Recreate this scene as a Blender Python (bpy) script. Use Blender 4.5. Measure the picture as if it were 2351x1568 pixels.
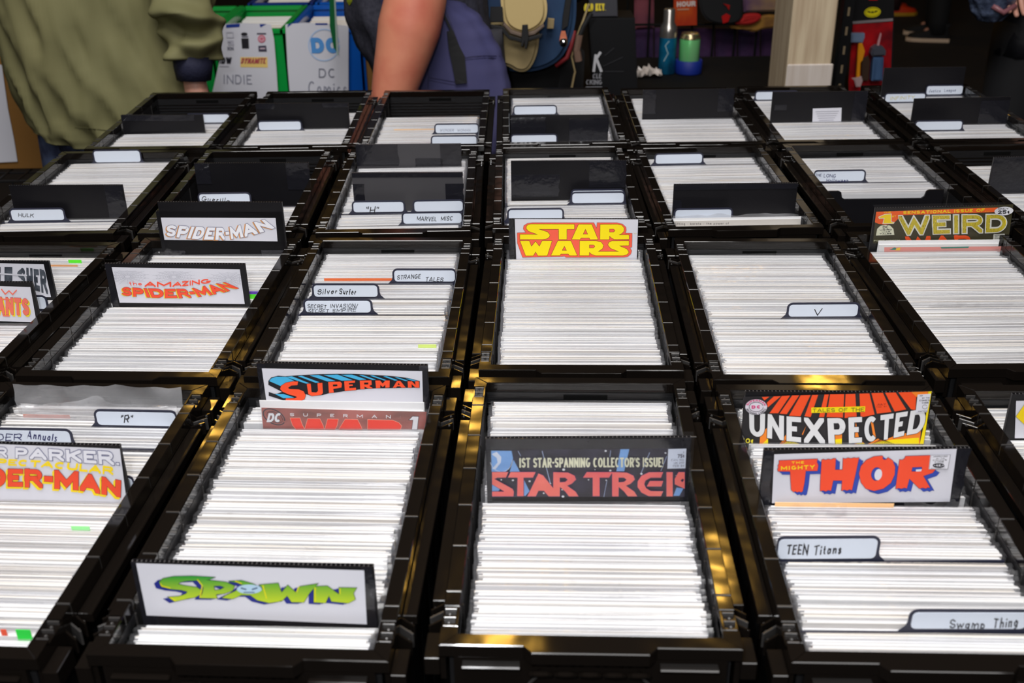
import bpy, bmesh, math, random
from mathutils import Vector, Matrix, noise
from mathutils.geometry import tessellate_polygon
random.seed(7)
R = math.radians
for o in list(bpy.data.objects): bpy.data.objects.remove(o)
scene = bpy.context.scene
COL = scene.collection

# ---------------------------------------------------------------- camera
ZR = 1.055                       # height of the crate rims above the floor
FPX, PIT, ROLL, CH = 2500.0, R(26.68), R(-0.768), 0.5261
cp, sp_ = math.cos(PIT), math.sin(PIT)
cr, sr = math.cos(ROLL), math.sin(ROLL)
_R = Vector((1, 0, 0)); _D = Vector((0, -sp_, -cp)); _F = Vector((0, cp, -sp_))
_R2 = _R*cr - _D*sr; _D2 = _R*sr + _D*cr
CAM = Vector((0, 0, ZR+CH))
cam_d = bpy.data.cameras.new('camera'); cam = bpy.data.objects.new('camera', cam_d); COL.objects.link(cam)
M = Matrix((_R2, -_D2, -_F)).transposed().to_4x4(); M.translation = CAM
cam.matrix_world = M
cam_d.sensor_width = 36; cam_d.lens = 36*FPX/2351
cam_d.clip_start = .02
cam_d.dof.use_dof = True; cam_d.dof.focus_distance = 1.28; cam_d.dof.aperture_fstop = 9.0
scene.camera = cam
# ---------------------------------------------------------------- world, lights, exposure
w = bpy.data.worlds.new('world'); scene.world = w; w.use_nodes = True
w.node_tree.nodes['Background'].inputs[0].default_value = (.020, .014, .010, 1)
w.node_tree.nodes['Background'].inputs[1].default_value = 1.0
def area(name, loc, target, sx, sy, power, col):
    l = bpy.data.lights.new(name, 'AREA'); l.shape = 'RECTANGLE'; l.size = sx; l.size_y = sy
    l.energy = power; l.color = col
    o = bpy.data.objects.new(name, l); COL.objects.link(o); o.location = loc
    o.rotation_euler = (Vector(target)-Vector(loc)).to_track_quat('-Z', 'Y').to_euler()
    return o
area('camera_flash', (-.10, .02, ZR+CH+.13), (0, 1.5, 1.0), .07, .05, 6.2, (.97, .98, 1.0))
area('ceiling_bank', (-.3, .3, 4.4), (0, 1.3, 1.0), 2.2, 1.5, 146, (1.0, .98, .965))
area('ceiling_bank_rear', (.3, -2.6, 3.9), (0, 1.8, 1.0), 3.0, 1.2, 55, (1.0, .98, .97))
for i, (x, y, z) in enumerate(((-.15, 6.6, 6.5), (-.45, 10.4, 6.5), (3.5, 10.8, 6.5), (-3.3, 10.4, 6.5), (1.7, 7.4, 6.5), (-2.2, 13.5, 6.6))):
    area('bay_lamp', (x, y, z), (x*.6, 1.5, 1.0), .22, .22, 9, (1.0, .55, .09))
scene.view_settings.view_transform = 'Standard'; scene.view_settings.look = 'None'
scene.view_settings.gamma = 1; scene.view_settings.use_curve_mapping = False
scene.view_settings.exposure = 0.0
try:
    scene.cycles.transparent_max_bounces = 32; scene.cycles.max_bounces = 8
except Exception: pass

# ---------------------------------------------------------------- measuring helpers (a pixel of the photo -> a point in the hall)
def ray(u, v):
    return _F*FPX + _R2*(u-1175.5) + _D2*(v-784)
def at_z(u, v, z):
    d = ray(u, v); return CAM + d*((z-CAM.z)/d.z)
def at_y(u, v, y):
    d = ray(u, v); return CAM + d*(y/d.y)
def to_px(p):
    q = Vector(p)-CAM; z = q.dot(_F)
    return (1175.5+FPX*q.dot(_R2)/z, 784+FPX*q.dot(_D2)/z, z)

# ---------------------------------------------------------------- materials
MATS = {}
def nodes(m):
    return m.node_tree.nodes, m.node_tree.links
def bump(m, b, scale, strength, dist=.002, detail=3, obj=True, stretch=None):
    n, l = nodes(m)
    tc = n.new('ShaderNodeTexCoord'); nt = n.new('ShaderNodeTexNoise'); bp = n.new('ShaderNodeBump')
    nt.inputs['Scale'].default_value = scale; nt.inputs['Detail'].default_value = detail
    src = tc.outputs['Object']
    if stretch:
        mp = n.new('ShaderNodeMapping'); mp.inputs['Scale'].default_value = stretch
        l.new(src, mp.inputs[0]); src = mp.outputs[0]
    l.new(src, nt.inputs['Vector']); l.new(nt.outputs['Fac'], bp.inputs['Height'])
    bp.inputs['Strength'].default_value = strength; bp.inputs['Distance'].default_value = dist
    l.new(bp.outputs[0], b.inputs['Normal'])
    return nt, tc
def mat(name, col, rough=.6, metal=0, spec=.5, bmp=None, vary=None, sheen=0):
    if name in MATS: return MATS[name]
    m = bpy.data.materials.new(name); m.use_nodes = True; MATS[name] = m
    b = m.node_tree.nodes['Principled BSDF']
    b.inputs['Base Color'].default_value = (*col, 1); b.inputs['Roughness'].default_value = rough
    b.inputs['Metallic'].default_value = metal; b.inputs['Specular IOR Level'].default_value = spec
    m.diffuse_color = (*col, 1)
    if bmp: bump(m, b, *bmp)
    if vary:                      # (scale, second colour[, stretch])
        n, l = nodes(m); tc = n.new('ShaderNodeTexCoord'); nt = n.new('ShaderNodeTexNoise'); cr_ = n.new('ShaderNodeValToRGB')
        mp = n.new('ShaderNodeMapping')
        if len(vary) > 2: mp.inputs['Scale'].default_value = vary[2]
        nt.inputs['Scale'].default_value = vary[0]; nt.inputs['Detail'].default_value = 4
        cr_.color_ramp.elements[0].color = (*col, 1); cr_.color_ramp.elements[0].position = .38
        cr_.color_ramp.elements[1].color = (*vary[1], 1); cr_.color_ramp.elements[1].position = .66
        l.new(tc.outputs['Object'], mp.inputs[0]); l.new(mp.outputs[0], nt.inputs['Vector'])
        l.new(nt.outputs['Fac'], cr_.inputs[0]); l.new(cr_.outputs[0], b.inputs['Base Color'])
    return m
def s2l(c):
    return tuple(((x/255)/12.92 if x/255 <= .04045 else ((x/255+.055)/1.055)**2.4) for x in c)
def ink(*c, rough=.5):            # flat print colour from the photo's 0-255 values
    return mat('print_%d_%d_%d' % c, s2l(c), rough, spec=.3)

M_crate = mat('black_crate_plastic', (.0055, .0042, .0034), .10, spec=.5, bmp=(26, .30, .0020, 1))
M_wall = mat('black_wall_plastic', (.011, .011, .012), .34, spec=.5, bmp=(60, .3, .001, 2, True, (1, 1, 8)))
M_slot_shade = mat('slot_shade_black', (.002, .002, .002), .9, spec=.1)  # flat black standing in for the shade inside the slots
M_edge = mat('highlight_plastic_edge', (.035, .033, .032), .25, spec=.8)  # paler than the crate: highlights painted into seams, ribs and studs
M_board = [mat('white_backing_board', (.76, .76, .77), .42, vary=(14, (.73, .725, .72))),
           mat('bright_backing_board', (.79, .79, .80), .38),
           mat('cream_backing_board', (.78, .755, .73), .5, vary=(9, (.76, .72, .67))),
           mat('grey_backing_board', (.74, .74, .75), .45)]
M_page = [mat('white_pages', (.76, .755, .745), .6), mat('yellowed_pages', (.74, .69, .62), .6), mat('grey_pages', (.70, .70, .71), .6)]
M_cover = [mat('cover_blue', s2l((70, 92, 150)), .3), mat('cover_red', s2l((170, 60, 50)), .3), mat('cover_tan', s2l((190, 160, 110)), .3),
           mat('cover_dark', s2l((40, 40, 52)), .3), mat('cover_teal', s2l((60, 130, 130)), .3)]
def film(name, diff, gloss, rough, scale=45, st=.5):
    m = bpy.data.materials.new(name); m.use_nodes = True; MATS[name] = m
    n, l = nodes(m); n.clear()
    out = n.new('ShaderNodeOutputMaterial'); tr = n.new('ShaderNodeBsdfTransparent'); gl = n.new('ShaderNodeBsdfGlossy'); df = n.new('ShaderNodeBsdfDiffuse')
    tr.inputs[0].default_value = (.985, .985, .99, 1); gl.inputs['Roughness'].default_value = rough
    df.inputs[0].default_value = (.8, .8, .83, 1)
    m1 = n.new('ShaderNodeMixShader'); m2 = n.new('ShaderNodeMixShader'); lw = n.new('ShaderNodeLayerWeight'); mt = n.new('ShaderNodeMath')
    lw.inputs[0].default_value = .35; mt.operation = 'MULTIPLY_ADD'; mt.inputs[1].default_value = .35; mt.inputs[2].default_value = gloss
    l.new(lw.outputs['Fresnel'], mt.inputs[0])
    m1.inputs[0].default_value = diff; l.new(tr.outputs[0], m1.inputs[1]); l.new(df.outputs[0], m1.inputs[2])
    l.new(mt.outputs[0], m2.inputs[0]); l.new(m1.outputs[0], m2.inputs[1]); l.new(gl.outputs[0], m2.inputs[2])
    l.new(m2.outputs[0], out.inputs[0])
    tc = n.new('ShaderNodeTexCoord'); nt = n.new('ShaderNodeTexNoise'); bp = n.new('ShaderNodeBump')
    nt.inputs['Scale'].default_value = scale; nt.inputs['Detail'].default_value = 3; bp.inputs['Strength'].default_value = st; bp.inputs['Distance'].default_value = .002
    l.new(tc.outputs['Object'], nt.inputs['Vector']); l.new(nt.outputs['Fac'], bp.inputs['Height'])
    l.new(bp.outputs[0], gl.inputs['Normal']); l.new(bp.outputs[0], lw.inputs['Normal'])
    return m
M_film = film('clear_sleeve_film', .03, .012, .14)
M_cfilm = film('clear_cover_film', .006, .006, .10)
M_bag = film('crumpled_bag_film', .24, .05, .18, 30, .8)
M_corr = mat('black_corrugated_plastic', (.0062, .0058, .0075), .4, spec=.35, bmp=(26, .4, .0015, 2))
M_corrg = mat('grey_corrugated_plastic', (.050, .048, .053), .5, spec=.4)
M_tape = mat('glossy_black_tape', (.012, .012, .016), .16, spec=.6, bmp=(70, .5, .002, 4))
M_flute = mat('flute_edge_plastic', (.10, .097, .10), .35)
M_tabedge = mat('black_tab_card', s2l((38, 40, 58)), .45)
M_label = mat('pale_blue_label', s2l((209, 217, 230)), .5)
M_marker = mat('black_marker_ink', (.008, .008, .012), .5)
M_bmarker = mat('blue_marker_ink', s2l((30, 32, 90)), .5)

# ---------------------------------------------------------------- mesh builder
class MB:
    def __init__(s): s.v = []; s.f = []; s.m = []; s.mats = []
    def mi(s, m):
        if m not in s.mats: s.mats.append(m)
        return s.mats.index(m)
    def add(s, vs, fs, m):
        b = len(s.v); s.v += [tuple(x) for x in vs]; k = s.mi(m)
        for f in fs: s.f.append(tuple(b+i for i in f)); s.m.append(k)
        return s
    def box(s, x0, x1, y0, y1, z0, z1, m, T=None):
        vs = [Vector((x, y, z)) for z in (z0, z1) for y in (y0, y1) for x in (x0, x1)]
        if T is not None: vs = [T @ q for q in vs]
        return s.add(vs, [(0, 2, 3, 1), (4, 5, 7, 6), (0, 1, 5, 4), (2, 6, 7, 3), (0, 4, 6, 2), (1, 3, 7, 5)], m)
    def bbox(s, x0, x1, y0, y1, z0, z1, m, bv=.001, T=None):
        bm = bmesh.new(); bmesh.ops.create_cube(bm, size=1)
        for q in bm.verts: q.co = Vector(((x0+x1)/2+q.co.x*(x1-x0), (y0+y1)/2+q.co.y*(y1-y0), (z0+z1)/2+q.co.z*(z1-z0)))
        bmesh.ops.bevel(bm, geom=bm.edges[:], offset=bv, segments=1, affect='EDGES')
        return s.bm(bm, m, T)
    def bm(s, bm, m, T=None):
        bm.verts.ensure_lookup_table()
        s.add([(T @ q.co) if T is not None else q.co.copy() for q in bm.verts], [tuple(x.index for x in f.verts) for f in bm.faces], m)
        bm.free(); return s
    def prism(s, pts, a, b, m, axis='z', T=None, inset=0):
        """a closed outline extruded from a to b along an axis; the b end may be inset by a chamfer"""
        n = len(pts)
        def P(p, h):
            q = {'z': (p[0], p[1], h), 'y': (p[0], h, p[1]), 'x': (h, p[0], p[1])}[axis]
            return (T @ Vector(q)) if T is not None else Vector(q)
        vs = [P(p, a) for p in pts]+[P(p, b) for p in pts]
        tri = tessellate_polygon([[Vector((p[0], p[1], 0)) for p in pts]])
        fs = [tuple(t) for t in tri]+[tuple(n+i for i in reversed(t)) for t in tri]
        fs += [(i, (i+1) % n, n+(i+1) % n, n+i) for i in range(n)]
        return s.add(vs, fs, m)
    def tube(s, pts, rad, m, n=10, cap=True, flat=None):
        pts = [Vector(p) for p in pts]; K = len(pts); rings = []; up = None
        for i in range(K):
            d = (pts[min(i+1, K-1)]-pts[max(i-1, 0)]).normalized()
            if up is None: up = Vector((0, 0, 1)) if abs(d.z) < .9 else Vector((0, -1, 0))
            a = (up-d*up.dot(d)).normalized(); up = a; b = d.cross(a)
            r = rad[i] if isinstance(rad, (list, tuple)) else rad
            ra, rb = (r if isinstance(r, (list, tuple)) else (r, r))
            rings.append([pts[i]+a*ra*math.cos(t)+b*rb*math.sin(t) for t in [6.28318*j/n for j in range(n)]])
        vs = [q for r_ in rings for q in r_]
        fs = [(i*n+j, i*n+(j+1) % n, (i+1)*n+(j+1) % n, (i+1)*n+j) for i in range(K-1) for j in range(n)]
        if cap: fs += [tuple(range(n-1, -1, -1)), tuple(range((K-1)*n, K*n))]
        return s.add(vs, fs, m)
    def lathe(s, prof, m, c=(0, 0, 0), n=20):
        c = Vector(c); K = len(prof)
        vs = [c+Vector((r*math.cos(6.28318*j/n), r*math.sin(6.28318*j/n), z)) for r, z in prof for j in range(n)]
        fs = [(i*n+j, i*n+(j+1) % n, (i+1)*n+(j+1) % n, (i+1)*n+j) for i in range(K-1) for j in range(n)]
        return s.add(vs, fs, m)
    def ball(s, c, r, m, n=8):
        if not isinstance(r, (list, tuple)): r = (r, r, r)
        K = max(4, n//2); prof = [(math.sin(math.pi*i/K), -math.cos(math.pi*i/K)) for i in range(K+1)]
        vs = [Vector((c[0]+r[0]*a*math.cos(6.28318*j/n), c[1]+r[1]*a*math.sin(6.28318*j/n), c[2]+r[2]*z)) for a, z in prof for j in range(n)]
        fs = [(i*n+j, i*n+(j+1) % n, (i+1)*n+(j+1) % n, (i+1)*n+j) for i in range(K) for j in range(n)]
        return s.add(vs, fs, m)
    def mesh(s, name, smooth=False):
        me = bpy.data.meshes.new(name); me.from_pydata(s.v, [], s.f)
        for m in s.mats: me.materials.append(m)
        me.polygons.foreach_set('material_index', s.m)
        if smooth: me.polygons.foreach_set('use_smooth', [True]*len(me.polygons))
        me.update(); return me
    def build(s, name, parent=None, smooth=False, loc=None, rz=None):
        return link(name, s.mesh(name, smooth), parent, loc, rz)
def link(name, me, parent=None, loc=None, rz=None):
    o = bpy.data.objects.new(name, me); COL.objects.link(o)
    if parent is not None: o.parent = parent
    if loc is not None: o.location = loc
    if rz is not None: o.rotation_euler = (0, 0, rz)
    return o
def tag(o, label=None, cat=None, group=None, kind=None):
    if label: o['label'] = label
    if cat: o['category'] = cat
    if group: o['group'] = group
    if kind: o['kind'] = kind
    return o
def thing(name, label, cat, loc=(0, 0, 0), rz=0, group=None):
    o = bpy.data.objects.new(name, None); COL.objects.link(o); o.location = loc; o.rotation_euler = (0, 0, rz)
    o.empty_display_size = .02
    return tag(o, label, cat, group)

# ---------------------------------------------------------------- lettering: strokes with thickness, clipped to the letter's box
def arc(cx, cy, rx, ry, a0, a1, n=9):
    return [(cx+rx*math.cos(R(a0+(a1-a0)*i/n)), cy+ry*math.sin(R(a0+(a1-a0)*i/n))) for i in range(n+1)]
G = {
 'A': (1.05, [[(0, 0), (.5, 1), (1, 0)], [(.2, .32), (.8, .32)]]),
 'B': (.9, [[(0, 0), (0, 1)], [(0, 1)]+arc(.65, .77, .3, .23, 90, -90)+[(0, .54)], [(0, .54)]+arc(.7, .27, .3, .27, 90, -90)+[(0, 0)]]),
 'C': (.95, [arc(.5, .5, .5, .5, 50, 310, 14)]),
 'D': (.95, [[(0, 0), (0, 1)], [(0, 1)]+arc(.5, .5, .5, .5, 90, -90, 12)+[(0, 0)]]),
 'E': (.8, [[(1, 1), (0, 1), (0, 0), (1, 0)], [(0, .52), (.85, .52)]]),
 'F': (.8, [[(1, 1), (0, 1), (0, 0)], [(0, .52), (.85, .52)]]),
 'G': (1, [arc(.5, .5, .5, .5, 50, 350, 14)+[(.55, .42)]]),
 'H': (.95, [[(0, 0), (0, 1)], [(1, 0), (1, 1)], [(0, .5), (1, .5)]]),
 'I': (.28, [[(.5, 0), (.5, 1)]]),
 'J': (.7, [[(.9, 1)]+arc(.5, .3, .4, .3, 0, -180)]),
 'K': (.95, [[(0, 0), (0, 1)], [(1, 1), (.05, .45)], [(.3, .6), (1, 0)]]),
 'L': (.75, [[(0, 1), (0, 0), (1, 0)]]),
 'M': (1.25, [[(0, 0), (0, 1), (.5, .2), (1, 1), (1, 0)]]),
 'N': (1, [[(0, 0), (0, 1), (1, 0), (1, 1)]]),
 'O': (1.05, [arc(.5, .5, .5, .5, 0, 360, 20)]),
 'P': (.9, [[(0, 0), (0, 1)], [(0, 1)]+arc(.65, .72, .35, .28, 90, -90)+[(0, .44)]]),
 'Q': (1.05, [arc(.5, .5, .5, .5, 0, 360, 20), [(.6, .3), (1, 0)]]),
 'R': (.95, [[(0, 0), (0, 1)], [(0, 1)]+arc(.65, .74, .33, .26, 90, -90)+[(0, .48)], [(.5, .48), (1, 0)]]),
 'S': (.88, [arc(.5, .75, .5, .25, 12, 270, 10)+arc(.5, .25, .5, .25, 90, -168, 10)]),
 'T': (.9, [[(0, 1), (1, 1)], [(.5, 1), (.5, 0)]]),
 'U': (.95, [[(0, 1)]+arc(.5, .35, .5, .35, 180, 360, 10)+[(1, 1)]]),
 'V': (1, [[(0, 1), (.5, 0), (1, 1)]]),
 'W': (1.4, [[(0, 1), (.25, 0), (.5, .8), (.75, 0), (1, 1)]]),
 'X': (1, [[(0, 1), (1, 0)], [(0, 0), (1, 1)]]),
 'Y': (1, [[(0, 1), (.5, .5), (1, 1)], [(.5, .5), (.5, 0)]]),
 'Z': (.9, [[(0, 1), (1, 1), (0, 0), (1, 0)]]),
 '0': (.85, [arc(.5, .5, .5, .5, 0, 360, 16)]), '1': (.45, [[(.2, .75), (.6, 1), (.6, 0)]]),
 '2': (.8, [arc(.5, .72, .45, .28, 170, -20)+[(0, 0), (1, 0)]]), '5': (.8, [[(.95, 1), (.1, 1), (.05, .58)]+arc(.45, .3, .5, .3, 110, -150)]),
 '7': (.8, [[(0, 1), (1, 1), (.35, 0)]]),
 '4': (.8, [[(.75, 0), (.75, 1), (0, .3), (1, .3)]]),
 '8': (.8, [arc(.5, .74, .42, .26, 0, 360, 12), arc(.5, .26, .5, .26, 0, 360, 12)]),
 '9': (.8, [arc(.5, .7, .42, .3, 0, 360, 12), [(.92, .7), (.7, 0)]]),
 '-': (.45, [[(0, .5), (1, .5)]]), '.': (.18, [[(.5, 0), (.5, .06)]]), ',': (.2, [[(.6, .1), (.3, -.1)]]), ':': (.18, [[(.5, .1), (.5, .16)], [(.5, .7), (.5, .76)]]),
 '!': (.2, [[(.5, 1), (.5, .3)], [(.5, .05), (.5, 0)]]), "'": (.2, [[(.5, 1), (.5, .75)]]), '"': (.5, [[(.1, 1), (.1, .75)], [(.9, 1), (.9, .75)]]),
 '/': (.6, [[(0, 0), (1, 1)]]), '¢': (.6, [arc(.5, .45, .4, .3, 50, 310, 8), [(.5, 0), (.5, .9)]]),
 'a': (.7, [arc(.45, .3, .4, .3, 20, 340, 10), [(.88, .6), (.88, .0)]]), 'e': (.7, [[(.1, .32), (.85, .36)]+arc(.48, .3, .4, .3, 10, 320, 10)]),
 'f': (.5, [[(.8, .95), (.45, .9), (.45, 0)], [(.1, .55), (.8, .55)]]), 'g': (.7, [arc(.45, .3, .4, .28, 20, 380, 10), [(.85, .55), (.85, -.2), (.2, -.3)]]),
 'h': (.7, [[(.1, 1), (.1, 0)], [(.1, .4), (.5, .6), (.85, .45), (.9, 0)]]), 'i': (.25, [[(.5, .55), (.5, 0)], [(.5, .8), (.5, .84)]]),
 'l': (.25, [[(.5, 1), (.5, 0)]]), 'm': (1.1, [[(.05, 0), (.05, .6), (.3, .55), (.5, 0)], [(.5, .35), (.7, .6), (.95, .5), (1, 0)]]),
 'n': (.7, [[(.1, 0), (.1, .6)], [(.1, .4), (.5, .6), (.85, .5), (.9, 0)]]), 'o': (.7, [arc(.5, .3, .42, .3, 0, 360, 10)]),
 'p': (.7, [[(.1, -.3), (.1, .55)], arc(.5, .3, .4, .28, 160, -170, 10)]), 'r': (.5, [[(.15, 0), (.15, .6)], [(.15, .35), (.5, .6), (.9, .5)]]),
 's': (.6, [arc(.5, .45, .35, .16, 30, 260, 6)+arc(.5, .15, .38, .16, 80, -150, 6)]), 't': (.5, [[(.45, .9), (.45, .1), (.8, 0)], [(.1, .6), (.85, .6)]]),
 'u': (.7, [[(.1, .6), (.15, .1), (.5, 0), (.85, .2)], [(.88, .6), (.88, 0)]]), 'v': (.65, [[(.05, .6), (.45, 0), (.95, .6)]]),
 'w': (1, [[(.0, .6), (.25, 0), (.5, .5), (.75, 0), (1, .6)]]), 'k': (.7, [[(.1, 1), (.1, 0)], [(.85, .6), (.15, .3), (.9, 0)]]), 'c': (.65, [arc(.5, .3, .4, .3, 50, 310, 8)]),
 '•': (.5, [[(.5, .3), (.5, .36)]]),
}
def clip(poly, x0, x1, y0, y1):
    for ax, lim, sgn in ((0, x0, 1), (0, x1, -1), (1, y0, 1), (1, y1, -1)):
        out = []
        for i in range(len(poly)):
            a, b = poly[i-1], poly[i]
            ia = (a[ax]-lim)*sgn >= -1e-9; ib = (b[ax]-lim)*sgn >= -1e-9
            if ia != ib:
                t = (lim-a[ax])/(b[ax]-a[ax]); out.append((a[0]+(b[0]-a[0])*t, a[1]+(b[1]-a[1])*t))
            if ib: out.append(b)
        poly = out
        if len(poly) < 3: return []
    return poly
def thick(pl, t, ext, grow=0):
    if not isinstance(ext, tuple): ext = (ext, ext)
    """convex pieces that cover a polyline at thickness t; free ends run on by ext"""
    out = []; n = len(pl); closed = n > 3 and math.hypot(pl[0][0]-pl[-1][0], pl[0][1]-pl[-1][1]) < 1e-6
    for i in range(n-1):
        (ax, ay), (bx, by) = pl[i], pl[i+1]; L = math.hypot(bx-ax, by-ay) or 1e-6; dx, dy = (bx-ax)/L, (by-ay)/L
        e0 = ext[0]+grow if (i == 0 and not closed) else 0; e1 = ext[1]+grow if (i == n-2 and not closed) else 0
        ax, ay, bx, by = ax-dx*e0, ay-dy*e0, bx+dx*e1, by+dy*e1; px, py = -dy*t/2, dx*t/2
        out.append([(ax+px, ay+py), (ax-px, ay-py), (bx-px, by-py), (bx+px, by+py)])
    for i in range(0 if closed else 1, n-1):
        (ax, ay), (bx, by), (cx_, cy_) = pl[i-1 if i else n-2], pl[i], pl[i+1]
        a = math.atan2(by-ay, bx-ax); c = math.atan2(cy_-by, cx_-bx); d = (c-a+math.pi) % (2*math.pi)-math.pi
        if abs(d) > 1.0 and abs(d) < 2.9:           # mitred corner
            s = -1 if d > 0 else 1; k = t/2*math.tan(abs(d)/2); k = min(k, t*1.6)
            n1 = (-math.sin(a)*s, math.cos(a)*s); n2 = (-math.sin(c)*s, math.cos(c)*s)
            p1 = (bx+n1[0]*t/2, by+n1[1]*t/2); p2 = (bx+n2[0]*t/2, by+n2[1]*t/2)
            q = (p1[0]+math.cos(a)*k, p1[1]+math.sin(a)*k)
            out.append([(bx, by), p1, q, p2])
        elif abs(d) > .02:
            out.append([(bx+t/2*math.cos(6.28318*j/10), by+t/2*math.sin(6.28318*j/10)) for j in range(10)])
    return out
def curve_at(c, u):
    if callable(c): return c(u)
    n = len(c)-1; x = max(0, min(.99999, u))*n; i = int(x); f = x-i
    k = 1 if u > 1 else 0
    return (c[i][0]+(c[i+1][0]-c[i][0])*(f+(u-1)*n*k), c[i][1]+(c[i+1][1]-c[i][1])*(f+(u-1)*n*k))
def word(text, top, bot, t=.22, grow=0, gap=.12, hand=False, rnd=0, slant=0):
    """polygons (photo pixels) for a word between a top and a bottom curve; t and grow are shares of the height"""
    h = sum(math.hypot(curve_at(top, u)[0]-curve_at(bot, u)[0], curve_at(top, u)[1]-curve_at(bot, u)[1]) for u in (0.1, .5, .9))/3
    L = 0
    for i in range(20):
        a, b = curve_at(bot, i/20), curve_at(bot, (i+1)/20); L += math.hypot(b[0]-a[0], b[1]-a[1])
    A = L/h; ws = [.45 if c == ' ' else G[c][0] for c in text]; ng = len(text)-1
    k = (A-ng*gap*(A/ (sum(ws)+ng*gap)))/sum(ws); gp = gap*(A/(sum(ws)+ng*gap)); x = 0; out = []
    for c, w_ in zip(text, ws):
        W = w_*k
        if c != ' ':
            th = min(t, W*.98) if not hand else t
            for st in G[c][1]:
                pl = []
                for (gx, gy) in st:
                    jx, jy = (random.uniform(-rnd, rnd), random.uniform(-rnd, rnd)) if rnd else (0, 0)
                    pl.append((x+th/2+(gx+jx)*(W-th), th/2+(gy+jy)*(1-th)))
                if not hand and c in 'SEBR8': th2 = min(th, .25)
                else: th2 = th
                on = lambda q: min(abs(q[0]), abs(q[0]-1), abs(q[1]), abs(q[1]-1)) < 1e-6
                for pc in thick(pl, th2+2*grow, ((th*1.5 if on(st[0]) else 0, th*1.5 if on(st[-1]) else 0) if not hand else (th*.4, th*.4)), grow):
                    if not hand:
                        lo, hi = (-grow, 1+grow); pc = clip(pc, x-grow, x+W+grow, lo-(.3 if c == ',' else 0), hi)
                    if len(pc) >= 3: out.append(pc)
        x += W+gp
    res = []
    for pc in out:
        q = []
        for (px, py) in pc:
            u = px/A+slant*(py-.5)/A; a = curve_at(top, u); b = curve_at(bot, u)
            q.append((b[0]+(a[0]-b[0])*py, b[1]+(a[1]-b[1])*py))
        res.append(q)
    return res
class Face:
    """a flat printed face: photo pixels -> points on its plane (local x across, z up, viewer at -y)"""
    def __init__(s, T, crop=(0, 0, 1), off=0.0):
        s.off = off; T = T @ Matrix.Translation((0, off, 0)); s.T = T; s.Ti = T.inverted(); s.crop = crop; s.y = 0.0; s.n = (T.to_3x3() @ Vector((0, 1, 0))).normalized(); s.o = T.translation
    def loc(s, x, y):
        u, v = s.crop[0]+x/s.crop[2], s.crop[1]+y/s.crop[2]
        d = ray(u, v); k = (s.o-CAM).dot(s.n)/d.dot(s.n); q = s.Ti @ (CAM+d*k)
        return q.x, q.z
    def put(s, mb, polys, m, lay):
        for i, pc in enumerate(polys):
            holes = []
            if isinstance(pc, dict): holes = pc['h']; pc = pc['o']
            P = [[s.loc(*p) for p in pc]]+[[s.loc(*p) for p in h] for h in holes]
            y = -lay*.00012-(i % 9)*.000007
            flat = [q for r_ in P for q in r_]
            tri = tessellate_polygon([[Vector((a, b, 0)) for a, b in r_] for r_ in P])
            mb.add([(a, y+s.off, b) for a, b in flat], [tuple(t) for t in tri], m)
def outline(poly, w_):
    pl = list(poly)+[poly[0]]
    return thick(pl, w_, 0)
def shift(polys, dx, dy):
    out = []
    for p in polys:
        if isinstance(p, dict): out.append({'o': [(a+dx, b+dy) for a, b in p['o']], 'h': [[(a+dx, b+dy) for a, b in h] for h in p['h']]})
        else: out.append([(a+dx, b+dy) for a, b in p])
    return out
def hollow(o, *h): return {'o': o, 'h': list(h)}
def edges_of(polys, w_):
    out = []
    for p in polys:
        if isinstance(p, dict):
            out += outline(p['o'], w_)
            for h in p['h']: out += outline(h, w_)
        else: out += outline(p, w_)
    return out
def ellipse(cx, cy, rx, ry, n=28, rot=0):
    c, s = math.cos(R(rot)), math.sin(R(rot)); o = []
    for i in range(n):
        a = 6.28318*i/n; x, y = rx*math.cos(a), ry*math.sin(a); o.append((cx+x*c-y*s, cy+x*s+y*c))
    return o

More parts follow.
